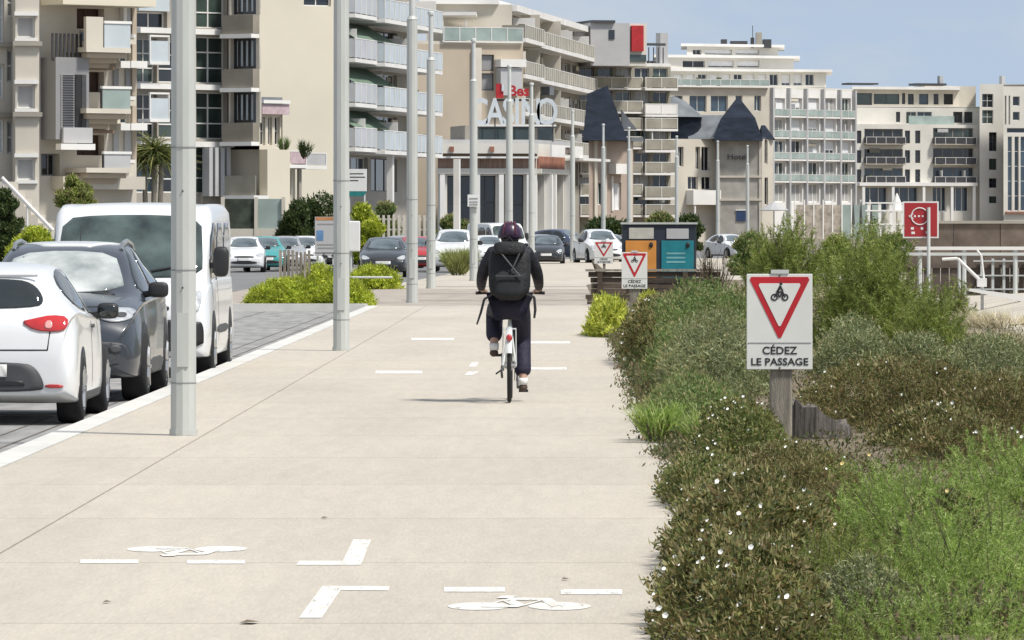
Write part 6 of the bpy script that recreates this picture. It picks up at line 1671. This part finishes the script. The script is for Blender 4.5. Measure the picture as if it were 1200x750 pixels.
shrub('rockrose', 'right shoulder of brown rockrose running out at the right edge', 1168, 42.0, .62, 2.2, .58, ML_cisb, (.034,.011), 560, 60, .085, 20, **RK)
shrub('rockrose', 'darker green rockrose in front of the wide brown mound', 1098, 39.4, .50, 1.2, .42, ML_cis, (.034,.013), 480, 55, .08, 26, **RK)
shrub('rockrose', 'green rockrose with white flowers left of the nearest sign post', 866, 38.0, .34, 2.4, .50, ML_cisg, (.034,.014), 480, 55, .08, 40, **RK)
shrub('rockrose', 'small flowering rockrose spilling onto the path below the grass tuft', 830, 33.5, .30, 2.4, .30, ML_cisg, (.03,.013), 360, 50, .065, 22, **RK)
shrub('rockrose', 'low reddish rockrose at the foot of the nearest sign post', 965, 36.6, .40, 1.6, .17, mat('reddish brown leaves', (.13,.07,.045), rough=.7, var=.3, scale=12, island=.5), (.028,.007), 300, 50, .06, 8, **RK)
shrub('shrub', 'low mid green shrub by the path with grassy leaves', 812, 46, .42, 3.6, .44, ML_mid, (.045,.012), 560, 50, .09)
shrub('shrub', 'grey green bush between the path and the nearest sign', 842, 54, .62, 4.0, .86, ML_grey, (.045,.013), 900, 55, .12)
shrub('shrub', 'olive bush at the left flank of the grey green bush', 795, 57, .38, 3.0, .66, ML_mid, (.045,.013), 480, 50, .1)
shrub('shrub', 'green bush behind the grey green one below the bins', 822, 66, .78, 5.0, 1.06, ML_mid, (.05,.016), 900, 50, .13)
shrub('rockrose', 'dark flowering rockrose overhanging the path near the bins', 762, 68, .38, 4.5, .82, ML_cis, (.045,.02), 520, 50, .1, 34, fsize=.024)
shrub('rockrose', 'dark brown rockrose next to the middle sign post', 772, 88, .36, 3.0, .62, ML_cisb, (.05,.02), 260, 40, .1, 14, fsize=.03)
shrub('shrub', 'pale grey green bush right of the nearest sign panel', 1002, 57, .48, 2.5, .76, ML_grey, (.045,.014), 560, 50, .12)
shrub('shrub', 'pale bush filling the gap before the sprawling broom', 1075, 58, .42, 2.0, .60, ML_grey, (.045,.014), 380, 50, .11)
shrub('shrub', 'grey green bush at the right edge below the sand', 1165, 56, .62, 2.5, .62, ML_grey, (.04,.012), 620, 50, .11)
plume('tall_broom', 'tall dark green broom bush left of the red sign', 1022, 71, .92, 1.4, 1.86, ML_broom, 1300, 70, (.45,.95), .085, .0085, lean=.5, droop=.2)
plume('tall_broom', 'lower broom sprawling to the right of the tall one', 1092, 67, .58, 1.1, 1.1, ML_broom, 650, 70, (.35,.7), .075, .007, lean=.9)
plume('tall_broom', 'distant olive broom bush right of the recycling bins', 922, 108, 1.05, 1.6, 2.05, ML_broom, 850, 60, (.5,1.0), .11, .013, lean=.6)
plume('tall_broom', 'small broom bush below the white railing', 1122, 92, .38, .8, .95, ML_broom, 190, 60, (.3,.6), .08, .009, lean=.6)
broom('grass_tuft', 'arching green grass tuft hanging over the path edge', 772, 43.0, .24, .6, .34, ML_fine, 420, (.25,.45), .012, 1.1, stems=20, spread=1.0, cat='grass')
broom('grass_tuft', 'thin grass tuft among the flowers left of the nearest sign', 830, 40.5, .2, .5, .36, ML_fine, 300, (.2,.4), .009, .9, stems=14, spread=.9, cat='grass')
shrub('spurge', 'bright yellow green plant by the path below the middle sign', 713, 86, .36, 2.4, .60, ML_yel, (.085,.03), 300, 36, .1)
shrub('spurge', 'small yellow green plant right of the middle sign post', 762, 104, .28, 1.2, .48, ML_yel, (.08,.03), 90, 30, .1)
broom('dry_bush', 'dry dark twiggy plant leaning right of the teal bin', 836, 118, .40, .8, 1.4, mat('dark dry stalks', (.075,.06,.035), rough=.9, island=.4), 260, (.4,.8), .016, .4, stems=14, spread=1.2, cat='plant')
for (px, D, zt, rx, lab) in ((1090, 78, .3, .8, 'pale dry grass at the foot of the red sign post'), (1150, 72, .42, 1.1, 'pale dry grass bank right of the broom bushes'), (985, 100, .75, .5, 'pale dry grass between the two broom bushes'), (868, 122, .5, .9, 'pale dry grass right of the recycling bins'), (1180, 84, .5, .9, 'pale dry grass at the right edge below the ramp')):
    broom('dry_grass_tuft', lab, px, D, rx, 2.0, zt, ML_dry, 2600, (.2,.4), .009, .8, stems=40, spread=.9, cat='grass')
# low ground cover over the whole bed, nobody could count it
n = 60000
yy = 21.5 + 110*nr.random(n)**2.2; xx = .9 + nr.random(n)**1.2*(yy*.085+.3)
zz = np.interp(xx, xs, hz) + nr.uniform(0,.10,n)
ne = 26000; ye = 21.5 + 90*nr.random(ne)**2; lump = .10*np.sin(ye*1.7)+.06*np.sin(ye*4.3+1)       # trailing growth over the path edge
xe = .94 + lump - .16*nr.random(ne)**.7*np.sin(ye*.9)**2 + nr.normal(size=ne)*.06; ze_ = np.abs(nr.normal(size=ne))*.07+.006
xx = np.concatenate([xx, xe]); yy = np.concatenate([yy, ye]); zz = np.concatenate([zz, ze_]); n += ne
P = np.stack([xx,yy,zz],1); dd = nr.normal(size=(n,3)); dd[:,2] = np.abs(dd[:,2])+.4
o = leaves_mesh('ground_cover', P, dd, nr.uniform(.02,.036,n)*(1+yy/90), nr.uniform(.007,.014,n)*(1+yy/90), leafmat('ground cover leaves', [(.03,.045,.015),(.06,.08,.025),(.1,.1,.04),(.15,.1,.06),(.09,.12,.04)]), None)
tag(o, 'low mixed ground cover growing over the planting bed', 'ground cover', kind='stuff')

# ---- left island hedges and gardens
t = MB(); t.box(wx(268,117.5), wx(430,117.5), 117.5, 117.8, -.12, .06)
tag(t.build('island_kerb', M_kerb, None), 'pale kerb in front of the yellow green hedge on the left', 'kerb')
GH = 'hedges on the traffic island'
shrub('hedge', 'yellow green hedge mound behind the second light pole', 340, 119.6, .95, 1.2, .60, ML_hedge, (.09,.022), 700, 45, .13, group=GH)
shrub('hedge', 'yellow green hedge end just right of the second light pole', 405, 119.2, .62, 1.0, .58, ML_hedge, (.09,.022), 480, 45, .13, group=GH)
shrub('hedge', 'second yellow green hedge mound below the black saloon', 438, 152, .78, 1.1, .66, ML_hedge, (.1,.028), 480, 40, .14, group=GH)
shrub('hedge', 'small yellow green mound beside the slatted screen', 372, 141, .6, 1.0, .75, ML_hedge, (.1,.028), 320, 40, .14, group=GH)
MB().tube((wx(408,150.6),150.6,.33),(wx(460,150.6),150.6,.33), .03, n=8).build('x', M_galv2)
o = bpy.data.objects['x']; o.name = 'hedge_rail'; tag(o, 'grey green rail along the second hedge mound', 'rail')
broom('ornamental_grass', 'round tuft of arching ornamental grass left of the cyclist', 537, 196, .55, .6, 1.0, leafmat('striped grass', [(.1,.12,.03),(.2,.22,.07),(.34,.34,.14)]), 1800, (.5,.9), .022, .9, stems=30, spread=1.1, cat='grass', group='garden plants on the left')
GG = 'garden plants on the left'
def bush(lab, px, D, wpx, ytop, m, n_=500, leaf=.16, z0=-.1, nm='bush'):
    rx = wpx/2*D/F; shrub(nm, lab, px, D, rx, max(.8,rx*.7), wz(ytop,D), m, (leaf,leaf*.5), 46, int(n_*.75), max(.25,rx*.42), fill=.5, group=GG, z0=z0, cat='bush')
bush('dark green bush at the left edge behind the crossover', 6, 185, 46, 218, ML_dark, 900, .13)
bush('yellow green bush behind the roof of the crossover', 40, 180, 60, 262, ML_hedge, 500, .12)
bush('round dark green hedge right of the garden wall', 348, 255, 46, 240, ML_dark, 800, .16)
bush('loose dark bush above the round hedge', 374, 262, 84, 224, ML_dark, 700, .18)
bush('lime bush just right of the second light pole', 428, 258, 46, 236, ML_hedge, 600, .16)
bush('mixed bush above the black saloon', 450, 285, 46, 236, ML_mid, 600, .18)
bush('low hedge in front of the dark casino windows', 532, 400, 52, 246, ML_mid, 500, .25)
bush('green hedge at the foot of the slate-roofed villa', 715, 420, 70, 250, ML_dark, 800, .3)
bush('leafy bush behind the top of the orange bin', 775, 440, 42, 246, ML_mid, 700, .3)
bush('dark bush behind the top of the teal bin', 806, 430, 44, 252, ML_dark, 500, .3)
bush('small bush below the balcony of the grey shutter block', 88, 215, 40, 206, ML_broom, 500, .14, z0=2.5)
bush('bush at the foot of the palm tree', 138, 250, 50, 205, ML_mid, 600, .18, z0=1.4)
broom('potted_plant', 'left leafy potted plant on the villa balcony', 333, 318.6, .35, .3, wz(158,318.6), ML_mid, 220, (.3,.7), .05, .8, z0=wz(182,318.6), stems=14, spread=1.0, cat='plant', group='plants on the villa balcony')
broom('potted_plant', 'right leafy potted plant on the villa balcony', 357, 319, .38, .3, wz(162,319), ML_dark, 240, (.3,.7), .06, .8, z0=wz(186,319), stems=14, spread=1.0, cat='plant', group='plants on the villa balcony')

bush('low olive scrub left of the distant broom', 880, 190, 60, 274, ML_mid, 500, .12)
bush('low olive scrub between the two broom bushes', 985, 200, 70, 270, ML_broom, 500, .12)
bush('low scrub in front of the white pergola', 1045, 205, 50, 268, ML_mid, 500, .12)
bush('dark green scrub below the white railing', 1150, 150, 60, 300, ML_dark, 400, .1)
# palm tree
D = 250.0; X = wx(178, D)
t = thing('palm_tree', 'palm tree with bushy crown beside the nearest light pole', 'palm tree', (X, D, 0))
b = MB()
for dx, dz in ((-.35,0),(0.1,.3),(.45,.1)): b.path([(X+dx*.6,D,-.2),(X+dx,D,wz(190,D)+dz)], [.14,.11], 8)
b.build('trunk', M_wood, t)
n = 900; cts = np.array([[X-.4,D,wz(186,D)],[X+.1,D-.2,wz(176,D)],[X+.5,D,wz(184,D)]]); i = nr.integers(0,3,n)
dr = unit(nr.normal(size=(n,3))*np.array([1,1,.6])+np.array([0,0,.45]))
blades_mesh('crown', cts[i]+nr.normal(size=(n,3))*.08, dr, nr.uniform(.8,1.5,n), nr.uniform(.04,.085,n), nr.uniform(.4,1.0,n), leafmat('palm fronds', [(.02,.035,.012),(.06,.08,.02),(.13,.14,.04),(.28,.27,.10)]), t, 4)
